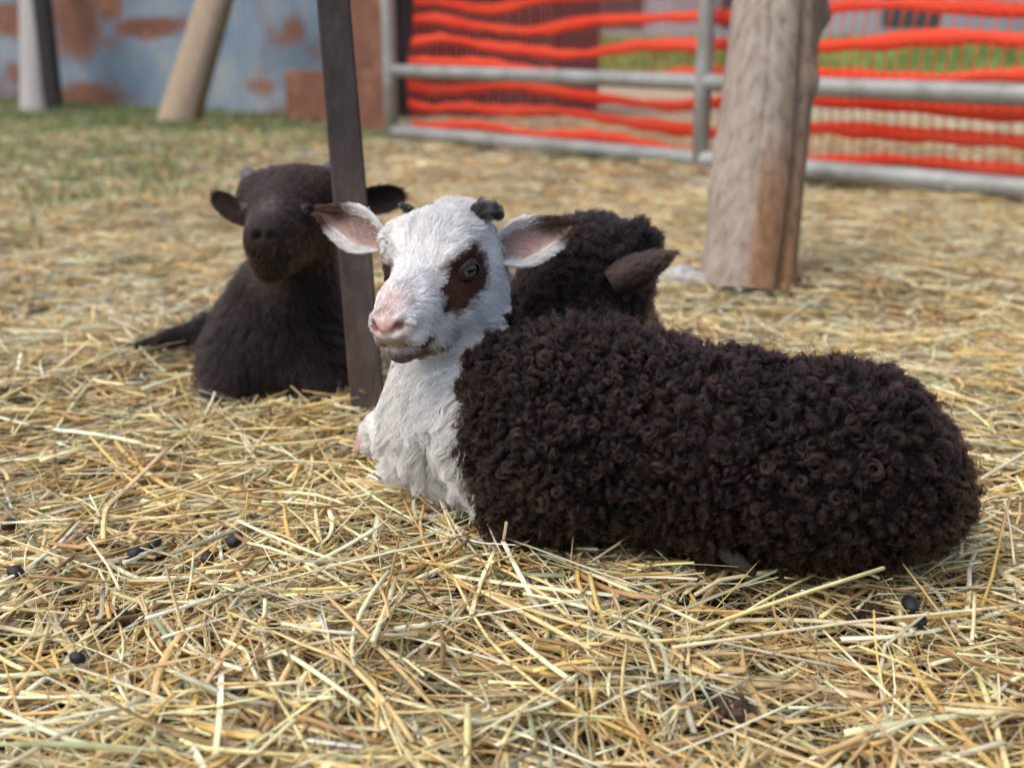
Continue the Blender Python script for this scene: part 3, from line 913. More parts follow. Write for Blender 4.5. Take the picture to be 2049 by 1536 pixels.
# ================================================================== dark brown lamb further back, facing the camera
def brown_lamb():
    base = G(560, 770)
    r0 = root('lamb', base, 'dark brown lamb lying behind the wooden stake, facing the camera', 'lamb')
    DB = np.array([0.029, 0.0168, 0.0130]); DK = np.array([0.0095, 0.0056, 0.0048])
    f = Field(np.array([-0.50, 1.00, -0.02]), np.array([-0.06, 1.66, 0.36]), 0.0026)
    f.cone(P(590, 420, 1.205), 0.044, P(568, 432, 1.17), 0.036, 0.02)
    f.cone(P(522, 392, 1.19), 0.025, P(640, 388, 1.19), 0.027, 0.025)
    f.cone(P(566, 436, 1.16), 0.033, P(530, 478, 1.085), 0.0215, 0.016)
    f.cone(P(585, 480, 1.185), 0.030, P(541, 527, 1.105), 0.0195, 0.016)
    f.cone(P(600, 470, 1.225), 0.040, P(578, 610, 1.25), 0.050, 0.025)
    f.cone(P(575, 610, 1.24), 0.052, P(560, 700, 1.25), 0.072, 0.03)
    f.cone(P(560, 700, 1.25), 0.072, P(600, 650, 1.52), 0.074, 0.04)
    f.cone(P(470, 745, 1.21), 0.034, P(455, 790, 1.18), 0.022, 0.03)
    f.cone(P(625, 745, 1.21), 0.034, P(640, 790, 1.18), 0.022, 0.03)
    f.cone(P(425, 658, 1.34), 0.020, P(345, 676, 1.33), 0.010, 0.02)
    f.cone(P(345, 676, 1.33), 0.010, P(278, 692, 1.32), 0.006, 0.01)
    for px in (512, 546):
        f.cone(P(px + (px - 529) * 0.15, 464, 1.056), 0.0056, P(px - (px - 529) * 0.25, 474, 1.066), 0.0034, 0.003, True)
    f.cone(P(500, 510, 1.072), 0.0032, P(580, 516, 1.10), 0.0030, 0.003, True)
    f.floor(-0.006)
    V, Q = f.mesh(); Nn = vnormals(V, Q)
    hd = np.linalg.norm(V - P(565, 440, 1.15), axis=1)
    k_ = sm(0.10, 0.075, hd)
    C = DK[None] * (1 - k_[:, None]) + DB * k_[:, None]
    mz = sm(0.034, 0.018, np.linalg.norm(V - P(530, 480, 1.065), axis=1))
    C = C * (1 - mz[:, None]) + np.array([0.030, 0.018, 0.015]) * mz[:, None]
    brd = sm(0.026, 0.010, np.linalg.norm((V - P(545, 440, 1.115)) / np.array([0.7, 1.6, 1.2]), axis=1))  # grey highlight along the nose bridge, painted into the coat colour
    C = C * (1 - 0.6 * brd[:, None]) + np.array([0.085, 0.062, 0.052]) * 0.6 * brd[:, None]
    ns_ = np.min([np.linalg.norm(V - P(px, 468, 1.064), axis=1) for px in (511, 547)], 0)
    C = C * (0.15 + 0.85 * sm(0.005, 0.009, ns_))[:, None]
    mesh_obj('body', V, Q, M_SKIN, r0, C)
    n = 26000
    V2, N2, C2 = sample(V, Q, Nn, C, n, (V[:, 1] < 1.5) * (1 - 0.8 * mz) + 1e-9)
    hd2 = np.linalg.norm(V2 - P(565, 440, 1.15), axis=1)
    hw = sm(0.10, 0.08, hd2)
    flow = np.array([0, 0.6, -0.3])[None] * hw[:, None] + np.array([0, 0, -1.0])[None] * (1 - hw[:, None]) + 0.4 * np.stack([noise(V2, 60, c) for c in range(3)], -1)
    ps = strands(V2, N2, flow, 0.007 + 0.012 * (1 - hw), 0.35 + 0.3 * (1 - hw), 8, 0.1, 0.002, 1.3, 0.25)
    ps = clump(ps, 2200, 0.7)
    hair_obj('coat_hair', ps, np.linspace(0.00028, 0.0001, 8), np.clip(C2 * np.exp(rng.normal(0, 0.45, (n, 1))), 0.001, 0.5), M_HAIR_B, r0)
    for B, T, sd_, nin, W in ((P(500, 445, 1.19), P(424, 388, 1.20), -UP - 0.5 * RIGHT, -FWD - 0.3 * UP, 0.0125),
                              (P(700, 410, 1.21), P(812, 390, 1.22), -UP, -FWD - 0.5 * UP, 0.0160)):
        Ve, Fe, Ne, Ce, ea, es, rim, isin = ear('ear', B, T, sd_, nin, W, 0.5, (0.020, 0.011, 0.009), (0.034, 0.018, 0.013), r0, M_SKIN, thick=0.005, rounded=True)
        Vs, Ns, Cs = sample(Ve, Fe, Ne, Ce, 1500)
        ps = strands(Vs, Ns, ea[None] + 0.2 * rng.normal(size=(1500, 3)), 0.006, 0.35, 5)
        hair_obj('ear_hair', ps, np.linspace(0.00028, 0.0001, 5), Cs * rng.uniform(0.7, 1.3, (1500, 1)), M_HAIR_B, r0)
    for c_, t_ in ((P(505, 362, 1.20), P(488, 340, 1.21)), (P(648, 358, 1.20), P(662, 328, 1.22))):
        mb = MB()
        tube(mb, [c_ + (t_ - c_) * s_ for s_ in (-0.4, 0, 0.4, 0.8, 1.0)], np.array([0.012, 0.011, 0.0095, 0.007, 0.003]), 14, c=(0.13, 0.12, 0.12))
        mb.build('horn_bud', M_HORN, r0)
    for c_, o_ in ((P(494, 420, 1.160), -RIGHT - 0.6 * FWD), (P(612, 424, 1.140), 0.8 * RIGHT - 0.9 * FWD)):
        eye_parts(r0, c_, o_, -FWD, 0.0080, (0.05, 0.03, 0.02), (0.02, 0.012, 0.010))
    return r0


pied_lamb()
black_lamb()
brown_lamb()

# ------------------------------------------------------------------ straw
STRAWS = [((0.70, 0.54, 0.28), 26), ((0.82, 0.73, 0.48), 30), ((0.62, 0.42, 0.15), 14), ((0.52, 0.37, 0.18), 12),
          ((0.30, 0.18, 0.085), 12), ((0.36, 0.36, 0.27), 6), ((0.55, 0.52, 0.40), 8), ((0.66, 0.48, 0.30), 4), ((0.30, 0.33, 0.20), 3)]
_sc = np.array([c for c, _ in STRAWS]) * np.array([1.24, 1.22, 1.10]); _sw = np.array([w_ for _, w_ in STRAWS], float); _sw /= _sw.sum()


def straw_batch(mb, xy, length, width, nr, ns, lift, zlo, zhi, flat_frac=0.35, pitch_sd=0.09, kink=0.15, dark=1.0):
    n = len(xy)
    az = rng.uniform(0, 2 * math.pi, n)
    p3 = np.concatenate([xy, 0 * xy[:, :1]], 1)
    loc = rng.random(n) < 0.45
    az = np.where(loc, 2.2 * noise(p3, 16.0) + 1.3 * noise(p3, 33.0, 1) + rng.normal(0, 0.28, n), az)
    pt = rng.normal(0, pitch_sd, n)
    d = np.stack([np.cos(az) * np.cos(pt), np.sin(az) * np.cos(pt), np.sin(pt)], -1)
    sd_ = np.stack([-np.sin(az), np.cos(az), 0 * az], -1)
    upv = np.cross(d, sd_); upv *= np.sign(upv[:, 2:3])
    t = np.linspace(-0.5, 0.5, nr)
    bend = rng.normal(0, 0.05, n) * length
    bz = rng.normal(0, 0.03, n) * length
    off = bend[:, None] * (4 * t ** 2)[None]
    offz = bz[:, None] * (4 * t ** 2)[None]
    kk = (rng.random(n) < kink) * rng.normal(0, 0.5, n)
    k0 = rng.uniform(-0.3, 0.3, n)
    ko = np.maximum(t[None] - k0[:, None], 0) * (kk * length)[:, None]
    z0 = gh(xy[:, 0], xy[:, 1]) + 0.022 + mound(xy[:, 0], xy[:, 1]) + rng.uniform(zlo, zhi, n) + lift
    c = np.stack([xy[:, 0], xy[:, 1], z0], -1)
    path = c[:, None] + d[:, None] * (t[None] * length[:, None])[..., None] + sd_[:, None] * (off + ko)[..., None] + upv[:, None] * (offz + 0.25 * np.abs(ko))[..., None]
    flat = rng.random(n) < flat_frac
    ra = width * 0.5; rb = np.where(flat, ra * 0.18, ra * rng.uniform(0.6, 0.95, n))
    roll = rng.normal(0, 0.5, n)
    u = sd_ * np.cos(roll)[:, None] + upv * np.sin(roll)[:, None]; v = -sd_ * np.sin(roll)[:, None] + upv * np.cos(roll)[:, None]
    a = np.linspace(0, 2 * math.pi, ns, endpoint=False) + 0.3
    tap = np.ones(nr)[None] * np.ones((n, 1))
    leaf = flat & (rng.random(n) < 0.5)
    tap[leaf] = (1 - np.abs(t + 0.15) * 1.4)[None].clip(0.15, 1)
    ring = (np.cos(a)[None, None, :, None] * (u * ra[:, None])[:, None, None] + np.sin(a)[None, None, :, None] * (v * rb[:, None])[:, None, None]) * tap[:, :, None, None]
    V = (path[:, :, None] + ring).reshape(-1, 3)
    q = ring_faces(nr, ns)
    per = nr * ns
    Qs = (q[None] + (np.arange(n) * per)[:, None, None]).reshape(-1, 4)
    caps = []
    for e in (0, (nr - 1) * ns):
        idx = np.arange(ns) + e
        if e == 0: idx = idx[::-1]
        for k_ in range(1, ns - 1): caps.append((idx[0], idx[k_], idx[k_ + 1]))
    caps = np.array(caps)
    Ts = (caps[None] + (np.arange(n) * per)[:, None, None]).reshape(-1, 3)
    ci = rng.choice(len(_sc), n, p=_sw)
    cl = _sc[ci] * np.exp(rng.normal(0, 0.16, (n, 1))) * dark
    grad = 1 + rng.normal(0, 0.18, n)[:, None] * t[None] * 2
    cc = (cl[:, None] * grad[..., None])[:, :, None] * np.ones((1, 1, ns, 1))
    mb.add(V, Qs, Ts, np.clip(cc.reshape(-1, 3), 0.01, 0.92))


def spread(n, y0, y1, wa, wb, p=1.0):
    """points on the visible stretch of the yard, thinner towards the sides"""
    y = y0 + (y1 - y0) * rng.random(n) ** p
    x = rng.uniform(-1, 1, n) * (wa + wb * y)
    return np.stack([x, y], -1)


def bare_patch(xy):
    """places where the litter is thin and the soil shows"""
    b_ = np.zeros(len(xy))
    for (px, py), rx, ry in (((1640, 1250), 0.085, 0.05), ((1480, 1420), 0.05, 0.025), ((620, 1085), 0.09, 0.03), ((1950, 1130), 0.05, 0.04), ((330, 1230), 0.06, 0.02), ((1250, 1400), 0.05, 0.02)):
        c = G(px, py)
        b_ = np.maximum(b_, np.exp(-(((xy[:, 0] - c[0]) / rx) ** 2 + ((xy[:, 1] - c[1]) / ry) ** 2)))
    return b_


def feet(xy):
    """inside a lamb, the stake or the post"""
    f = np.zeros(len(xy), bool)
    for a_, b_, r_ in ((G(1000, 1000), G(1760, 1010), 0.075), (G(560, 790), G(590, 690), 0.09), (G(1130, 870), G(900, 770), 0.08)):
        a2, b2 = a_[:2], b_[:2]
        ab = b2 - a2
        t = np.clip(((xy - a2) @ ab) / (ab @ ab), 0, 1)
        f |= np.linalg.norm(xy - a2 - t[:, None] * ab, axis=1) < r_
    return f


mb = MB()
# chaff and broken bits
xy = spread(26000, 0.36, 1.7, 0.25, 0.62); xy = xy[~feet(xy)]; n = len(xy)
straw_batch(mb, xy, rng.uniform(0.006, 0.03, n), rng.uniform(0.0005, 0.0014, n), 2, 4, 0.0, -0.022, 0.0, 0.6, 0.2, 0, 0.45)
# main litter close to the camera
xy = spread(22000, 0.34, 1.55, 0.25, 0.62, 1.1)
xy = xy[(rng.random(len(xy)) > 0.8 * bare_patch(xy)) & ~feet(xy)]; n = len(xy)
straw_batch(mb, xy, 0.02 + 0.17 * rng.random(n) ** 2.2, rng.uniform(0.0013, 0.0033, n) * rng.choice([1, 1, 1.4], n), 6, 6, 0.0, -0.026, 0.010, 0.38, 0.085, 0.25)
# fine stems
xy = spread(9000, 0.34, 1.5, 0.25, 0.62, 1.1); xy = xy[~feet(xy)]; n = len(xy)
straw_batch(mb, xy, rng.uniform(0.03, 0.14, n), rng.uniform(0.0005, 0.0010, n), 6, 4, 0.0, -0.016, 0.012, 0.3, 0.13, 0.3, 0.85)
# broad flattened stems and dry leaves
xy = spread(1900, 0.36, 1.55, 0.25, 0.62, 1.1); xy = xy[~feet(xy)]; n = len(xy)
straw_batch(mb, xy, rng.uniform(0.05, 0.20, n), rng.uniform(0.0030, 0.0052, n), 8, 6, 0.001, -0.014, 0.010, 1.0, 0.09, 0.4)
# few that stick up
xy = spread(420, 0.40, 1.45, 0.2, 0.6); xy = xy[~feet(xy)]; n = len(xy)
straw_batch(mb, xy, rng.uniform(0.03, 0.075, n), rng.uniform(0.0008, 0.0020, n), 6, 6, 0.006, 0.0, 0.008, 0.4, 0.6, 0.3)
# litter heaped against the animals and the stake
def heap(n, p0, p1, out, zl, zh, psd=0.3):
    u_ = rng.random(n)[:, None]
    q_ = p0[None, :2] * (1 - u_) + p1[None, :2] * u_
    q_[:, 1] -= rng.uniform(-0.012, out, n)
    straw_batch(mb, q_, 0.02 + 0.10 * rng.random(n) ** 1.6, rng.uniform(0.0012, 0.0030, n), 6, 6, 0.0, zl, zh, 0.4, psd, 0.3)


heap(260, G(985, 1096), G(1250, 1128), 0.035, -0.006, 0.012); heap(360, G(1250, 1128), G(1880, 1105), 0.035, -0.006, 0.012)
heap(260, G(770, 990), G(970, 1010), 0.03, -0.006, 0.010, 0.2)
heap(420, G(390, 812), G(790, 818), 0.06, -0.012, 0.006, 0.22)
heap(120, G(1960, 1000), G(1900, 1090), 0.02, -0.004, 0.015)
# middle distance
xy = spread(36000, 1.5, 3.4, 0.5, 0.60); n = len(xy)
straw_batch(mb, xy, 0.03 + 0.16 * rng.random(n) ** 1.8, rng.uniform(0.0020, 0.0040, n), 3, 4, 0.0, -0.020, 0.008, 0.4, 0.09, 0.0, np.array([0.98, 0.97, 1.02]))
# far
xy = spread(34000, 3.3, 8.0, 0.5, 0.62)
pf = noise(np.concatenate([xy, 0 * xy[:, :1]], 1), 3.0)
xy = xy[rng.random(len(xy)) < np.clip(0.75 + 0.5 * pf - 0.10 * (xy[:, 1] - 3.3), 0.06, 1)]; n = len(xy)
straw_batch(mb, xy, rng.uniform(0.05, 0.22, n), rng.uniform(0.004, 0.008, n), 3, 3, 0.0, -0.018, 0.008, 0.4, 0.08, 0.0, np.array([0.98, 0.96, 1.06]))
tag(mb.build('straw_litter', M_STRAW), kind='stuff')

# individually placed long stalks that the eye finds in the photo
def stalk_path(pts, w_, col, mb_):
    pts = np.array(pts)
    t = np.linspace(0, len(pts) - 1, 4 * (len(pts) - 1) + 1)
    path = np.stack([np.interp(t, np.arange(len(pts)), pts[:, k_]) for k_ in range(3)], -1)
    tube(mb_, path, w_ / 2, 8, c=col)


mb = MB()
GOLD = (0.74, 0.56, 0.20); CREAM = (0.80, 0.70, 0.45); TAN = (0.60, 0.42, 0.24); BRN = (0.26, 0.15, 0.08); GRY = (0.50, 0.52, 0.46)
for pts, w_, c in (
        ([(1205, 1128, .012), (1240, 1220, .010), (1262, 1300, .006)], 0.0022, TAN), ([(1180, 1150, .014), (1195, 1210, .012), (1220, 1270, .004)], 0.0032, GOLD),
        ([(1625, 1128, .014), (1440, 1160, .012), (1390, 1190, .006)], 0.0030, CREAM), ([(1345, 1295, .012), (1700, 1245, .014), (2049, 1210, .012)], 0.0024, CREAM),
        ([(500, 1380, .014), (580, 1405, .013), (660, 1436, .012)], 0.0036, GOLD), ([(520, 1240, .016), (535, 1310, .014), (552, 1372, .010)], 0.0030, CREAM),
        ([(0, 1540, .012), (120, 1470, .012), (290, 1395, .014)], 0.0030, CREAM), ([(175, 1075, .020), (215, 1130, .016), (240, 1180, .01)], 0.0022, CREAM),
        ([(880, 1000, .025), (905, 1060, .018), (930, 1100, .012)], 0.0018, CREAM), ([(970, 1035, .03), (990, 1080, .02), (1010, 1120, .014)], 0.0016, CREAM),
        ([(600, 1215, .012), (760, 1175, .012), (900, 1155, .012)], 0.0020, CREAM), ([(1165, 1140, .012), (1290, 1195, .012), (1410, 1250, .01)], 0.0024, CREAM),
        ([(640, 1232, .020), (655, 1275, .018), (690, 1330, .010)], 0.0030, GRY), ([(1950, 1190, .016), (1948, 1250, .010), (1945, 1280, .006)], 0.0026, CREAM),
        ([(2010, 1000, .05), (2022, 1060, .03), (2030, 1130, .01)], 0.0020, CREAM), ([(1660, 1140, .014), (1740, 1170, .012), (1830, 1185, .012)], 0.0022, BRN),
        ([(560, 1390, .016), (545, 1420, .014), (555, 1470, .006)], 0.0022, BRN), ([(1960, 960, .012), (2010, 930, .014), (2060, 900, .016)], 0.0034, CREAM),
        ([(410, 830, .02), (425, 800, .03), (430, 785, .035)], 0.0030, CREAM), ([(540, 800, .028), (600, 815, .02), (720, 790, .03)], 0.0028, GOLD)):
    stalk_path([G(px, py, z) for px, py, z in pts], w_, c, mb)
tag(mb.build('long_straw', M_STRAW), kind='stuff')

# ------------------------------------------------------------------ grass by the wall, gate and in the yard
mb = MB()


def blades(n, cx, cy, sx, sy, hgt, wd, col):
    x = cx + rng.normal(0, 1, n) * sx; y = cy + rng.normal(0, 1, n) * sy
    z = gh(x, y)
    h_ = hgt * rng.uniform(0.4, 1.2, n)
    az = rng.uniform(0, 6.28, n); ln = rng.uniform(0.1, 0.8, n)
    dx, dy = np.cos(az), np.sin(az)
    b0 = np.stack([x, y, z], -1)
    sd_ = np.stack([-dy, dx, 0 * dx], -1) * wd / 2
    m1 = b0 + np.stack([dx * ln * h_ * .35, dy * ln * h_ * .35, h_ * .6], -1)
    tp = b0 + np.stack([dx * ln * h_, dy * ln * h_, h_], -1)
    V = np.stack([b0 - sd_, b0 + sd_, m1 + sd_ * .8, m1 - sd_ * .8, tp], 1).reshape(-1, 3)
    o = (np.arange(n) * 5)[:, None]
    c = np.array(col) * np.exp(rng.normal(0, 0.25, (n, 1)))
    mb.add(V, np.array([[0, 1, 2, 3]]) + o, np.array([[3, 2, 4]]) + o, np.repeat(c, 5, 0))


GR = (0.18, 0.22, 0.085); GR2 = (0.22, 0.28, 0.10); GRD = (0.14, 0.18, 0.065)
WA0, WB0 = G(-420, 186), G(690, 237)
for k_ in range(60):                                                     # strip along the sheet wall
    u_ = k_ / 59
    c = G(-100, 225) * (1 - u_) + G(760, 262) * u_
    blades(150, c[0], c[1] - 0.05 - 0.5 * rng.random(), 0.20, 0.28, 0.06, 0.006, GR if k_ % 3 else GRD)
for k_ in range(90):
    u_ = k_ / 89
    c = WA0 * (1 - u_) + WB0 * u_
    blades(130, c[0] + 0.05, c[1] - 0.1 - 1.5 * rng.random() ** 2, 0.2, 0.16, 0.07, 0.008, GR if k_ % 3 else GRD)
for px, py, n in ((60, 300, 250), (180, 280, 600), (230, 330, 500), (90, 380, 500), (150, 350, 700), (20, 260, 700), (540, 290, 700), (470, 260, 800), (330, 300, 900), (40, 330, 900), (60, 400, 700), (280, 390, 600), (120, 300, 900), (240, 300, 900), (420, 270, 800), (700, 290, 500), (620, 300, 400), (260, 260, 500), (110, 250, 900), (400, 310, 300), (200, 400, 300)):
    c = G(px, py); blades(int(n * 0.45), c[0], c[1], 0.26, 0.36, 0.05, 0.009, GR2)
for px, py, n in ((1150, 320, 500), (1830, 378, 500), (850, 275, 900), (960, 290, 500), (1260, 325, 250), (2045, 365, 700), (1640, 360, 250), (1700, 365, 200)):
    c = G(px, py); blades(n, c[0], c[1], 0.07, 0.05, 0.045, 0.005, GRD)
for px, py, n in ((1470, 600, 60), (1570, 580, 90), (305, 530, 40), (1480, 585, 40), (1640, 470, 30), (1250, 420, 50)):
    c = G(px, py); blades(n, c[0], c[1], 0.02, 0.02, 0.035, 0.003, GR)
for k_ in range(50):                                                     # beyond the gate
    blades(260, rng.uniform(-1, 14), rng.uniform(26, 31), 0.8, 0.6, 0.25, 0.03, (0.24, 0.34, 0.10))
for k_ in range(12):
    g0 = G(1640 + 36 * k_, 350 + 3 * k_); blades(80, g0[0], g0[1] + 0.35, 0.06, 0.1, 0.08, 0.005, GR)
tag(mb.build('grass', M_GRASS, smooth=False), kind='stuff')

# ------------------------------------------------------------------ droppings, clods, stone
M_pts = [((1820, 1222), 0.0072, 'black oval dropping on bare soil at right, upper of a touching pair'),
         ((1838, 1252), 0.0062, 'black oval dropping on bare soil at right, lower of a touching pair'),
         ((32, 1148), 0.0066, None), ((20, 1052), 0.0066, None), ((272, 1110), 0.0066, None), ((415, 1118), 0.0060, None), ((470, 1084), 0.0072, None),
         ((310, 1088), 0.0060, None), ((540, 1290), 0.0060, None), ((355, 1300), 0.0056, None), ((155, 1318), 0.0050, None), ((668, 1062), 0.0060, None), ((715, 1085), 0.0060, None),
         ((480, 1385), 0.0056, None), ((545, 1255), 0.0050, None), ((985, 1128), 0.0075, None), ((850, 1045), 0.0058, None), ((1475, 1168), 0.0060, None), ((395, 1290), 0.0048, None)]
for i_, ((px, py), r_, lab) in enumerate(M_pts):
    r_ *= 0.80
    c = G(px, py, 0.004)
    az = rng.uniform(0, 3.14); mb = MB()
    a1 = np.array([math.cos(az), math.sin(az), 0.1]) * r_ * 1.3
    a2 = np.array([-math.sin(az), math.cos(az), 0]) * r_; a3 = np.array([0, 0, 1.0]) * r_ * 0.9
    c[2] = c[2] + r_ * (0.75 if lab else 0.25)
    ellipsoid(mb, np.zeros(3), (a1, a2, a3), 16, 10, (0.012, 0.012, 0.015), 0.06, i_)
    o = mb.build('dropping', M_DUNG)
    o.location = c
    tag(o, lab or 'small black dropping half buried among the straw stalks', 'dropping', None if lab else 'droppings among the straw')
for (px, py), r_, lab in (((1475, 1415), 0.015, 'dark crumbly clod of soil among straw, bottom right of centre'), ((243, 1232), 0.010, 'small brown crumbly clod on straw at left, among droppings'), ((1740, 1225), 0.011, 'flat brown clod of soil on bare patch beside the dropping pair')):
    c = G(px, py, 0.0); mb = MB()
    for k_ in range(46):
        rr_ = r_ * rng.uniform(0.12, 0.34)
        o_ = np.array([rng.normal(0, 0.55) * r_, rng.normal(0, 0.45) * r_, abs(rng.normal(0, 0.2)) * r_])
        Rm = np.linalg.qr(rng.normal(size=(3, 3)))[0] * (rr_ * rng.uniform(0.7, 1.3, 3))[:, None]
        ellipsoid(mb, o_, Rm, 12, 8, np.array([0.085, 0.060, 0.040]) * rng.uniform(0.6, 1.4), 0.2, k_)
    o = mb.build('soil_clod', M_CLOD); o.location = c + np.array([0, 0, -0.004]); tag(o, lab, 'clod')
mb = MB(); c = G(1368, 572, 0.0)
ellipsoid(mb, np.zeros(3), (0.052 * RIGHT, 0.04 * np.array([0, 1.0, 0]), 0.022 * np.array([0, 0, 1.0])), 32, 18, (0.50, 0.49, 0.47), 0.18, 9)
o = mb.build('stone', M_CLOD); o.location = c + np.array([0, 0, 0.008]); tag(o, 'pale grey flat stone beside the base of the weathered post', 'stone')

# ------------------------------------------------------------------ timber
def wood_mat(name, stops, scale=(9, 9, 1.2), bs=0.7, rough=0.85):
    m, nt, b = mat_new(name)
    tc = N(nt, 'ShaderNodeTexCoord'); mp = N(nt, 'ShaderNodeMapping'); mp.inputs['Scale'].default_value = scale
    nt.links.new(tc.outputs['Object'], mp.inputs[0])
    n1 = N(nt, 'ShaderNodeTexNoise', Scale=9.0, Detail=8.0, Roughness=0.65, Distortion=0.4); nt.links.new(mp.outputs[0], n1.inputs['Vector'])
    r = ramp(nt, stops, n1.outputs['Fac'])
    a = N(nt, 'ShaderNodeAttribute', attribute_name='col')
    mx = N(nt, 'ShaderNodeMix', data_type='RGBA', blend_type='MULTIPLY'); mx.inputs[0].default_value = 1
    nt.links.new(r.outputs[0], mx.inputs[6]); nt.links.new(a.outputs['Color'], mx.inputs[7])
    nt.links.new(mx.outputs[2], b.inputs['Base Color'])
    b.inputs['Roughness'].default_value = rough; b.inputs['Specular IOR Level'].default_value = 0.2
    bump(nt, b, n1.outputs['Fac'], bs, 0.004)
    return m


def log(name, base, top, r0_, r1_, mat, colf, nr=60, ns=64, rough=0.03, crack=None, label='', cat='post', knots=()):
    """a weathered round timber; crack = (angle, width, depth)"""
    base = np.array(base); top = np.array(top)
    r = root(name, base, label, cat)
    t = np.linspace(0, 1, nr); a = np.linspace(0, 2 * math.pi, ns, endpoint=False)
    ax = unit(top - base); u = tangent(np.array([1.0, 0, 0]), ax); v = np.cross(ax, u)
    Tt, Aa = np.meshgrid(t, a, indexing='ij')
    L = np.linalg.norm(top - base)
    q = np.stack([np.cos(Aa) * 1.2, np.sin(Aa) * 1.2, Tt * L * 2.0], -1)
    q2 = np.stack([np.cos(Aa) * 5, np.sin(Aa) * 5, Tt * L * 3.0], -1)
    rad = (r0_ + (r1_ - r0_) * Tt) * (1 + rough * noise(q, 1.6) + rough * 0.5 * noise(q2, 1.3, 1))
    rad *= 1 + 0.06 * np.exp(-Tt * L / 0.10)
    if crack:
        ca, cw, cdp = crack
        for da, ww, dd in ((0, cw, cdp), (0.75, cw * 0.5, cdp * 0.5), (-0.9, cw * 0.3, cdp * 0.35), (1.5, cw * .4, cdp * .3)):
            dev = np.angle(np.exp(1j * (Aa - ca - da - 0.12 * np.sin(Tt * 7 + da))))
            rad -= dd * np.exp(-(dev / ww) ** 2) * r0_ * (0.6 + 0.4 * np.sin(Tt * 5 + 1 + da * 3))
    for (kt, ka, kr) in knots:
        dev = np.angle(np.exp(1j * (Aa - ka)))
        rad += r0_ * kr * np.exp(-(dev / 0.22) ** 2 - ((Tt - kt) * L / 0.03) ** 2)
    Vv = base + ax * (Tt * L)[..., None] + (np.cos(Aa) * rad)[..., None] * u + (np.sin(Aa) * rad)[..., None] * v
    Vv = Vv.reshape(-1, 3)
    C = colf(Tt.ravel(), Aa.ravel(), Vv)
    Vv = np.concatenate([Vv, [top]]); C = np.concatenate([C, C[-1:]])
    tr = np.array([(nr * ns, (nr - 1) * ns + j_, (nr - 1) * ns + (j_ + 1) % ns) for j_ in range(ns)])
    mesh_obj('timber', Vv, [ring_faces(nr, ns), tr], mat, r, C)
    return r


M_GREY = wood_mat('weathered_wood', [(0.28, (0.14, 0.105, 0.08)), (0.45, (0.28, 0.23, 0.185)), (0.66, (0.38, 0.33, 0.28))], bs=0.35)


def post_col(t, a, V):
    """silver grey on the weather side, brown where the bark and the split heartwood show"""
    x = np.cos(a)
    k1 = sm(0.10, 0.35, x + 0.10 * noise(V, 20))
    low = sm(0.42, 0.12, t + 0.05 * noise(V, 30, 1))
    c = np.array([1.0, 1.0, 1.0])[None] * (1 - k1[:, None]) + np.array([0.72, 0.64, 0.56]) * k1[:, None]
    br = (low * sm(-0.35, 0.0, x))[:, None]
    return c * (1 - br) + np.array([0.78, 0.52, 0.34]) * br


pb = G(1510, 590); pb[1] += 0.07
log('wooden_post', pb + np.array([0, 0, -0.02]), P(1590, -320, 1.93), 0.0745, 0.078, M_GREY, post_col, 110, 110, 0.03, (-0.98, 0.11, 0.32),
    'thick weathered grey round post with a long dark split, right of centre', 'post', ((0.62, 0.05, 0.25), (0.45, -0.55, 0.15), (0.22, 3.3, 0.12), (0.30, 3.2, 0.10)))
M_LOG = wood_mat('barked_log', [(0.3, (0.17, 0.125, 0.085)), (0.5, (0.33, 0.255, 0.18)), (0.7, (0.43, 0.35, 0.26))])


def log_col(t, a, V):
    k_ = sm(0.2, 0.6, np.cos(a - 0.6))[:, None]
    return np.ones((len(t), 3)) * (1 - k_) + np.array([0.62, 0.55, 0.36]) * k_


lb = G(345, 248)
log('leaning_log', lb + np.array([0, 0, -0.10]), P(465, -120, 7.55), 0.135, 0.105, M_LOG, log_col, 60, 48, 0.04, None, 'pale brown thick log leaning to the right before the rusty sheets', 'log')
lp = G(70, 222)
M_PALE = wood_mat('pale_wood', [(0.3, (0.25, 0.24, 0.23)), (0.6, (0.38, 0.37, 0.355))])
log('wooden_post', lp + np.array([0, 0, -0.10]), P(66, -130, lp[1] * 1.02), 0.125, 0.118, M_PALE, lambda t, a, V: np.ones((len(t), 3)), 40, 40, 0.02, None, 'pale whitish post before the sheet wall, far left', 'post')
d0 = G(104, 222); d0[1] += 0.05
M_DARKW = wood_mat('dark_wood', [(0.3, (0.020, 0.022, 0.020)), (0.6, (0.05, 0.05, 0.046))])


def box(mb_, c, hx, hy, hz, R=np.eye(3), bev=0.12, col=None):
    """box with chamfered long edges; R rows are its axes"""
    b_ = min(hx, hy) * bev
    prof = [(hx - b_, -hy), (hx, -hy + b_), (hx, hy - b_), (hx - b_, hy), (-hx + b_, hy), (-hx, hy - b_), (-hx, -hy + b_), (-hx + b_, -hy)]
    zs = np.linspace(-hz, hz, 24)
    V = np.array([(x, y, z) for z in zs for x, y in prof])
    q = ring_faces(24, 8)
    V = V @ np.asarray(R) + np.asarray(c)
    caps = [(0, 7, 6), (0, 6, 5), (0, 5, 4), (0, 4, 3), (0, 3, 2), (0, 2, 1)]
    o = 23 * 8
    caps = caps + [(o + a_, o + c_, o + b2) for a_, b2, c_ in caps]
    mb_.add(V, q, caps, col)


mb = MB(); box(mb, d0 + np.array([0, 0, 0.95]), 0.065, 0.05, 1.0, col=(1, 1, 1))
o = mb.build('dark_post', M_DARKW); tag(o, 'narrow dark post standing right beside the pale post at left', 'post')

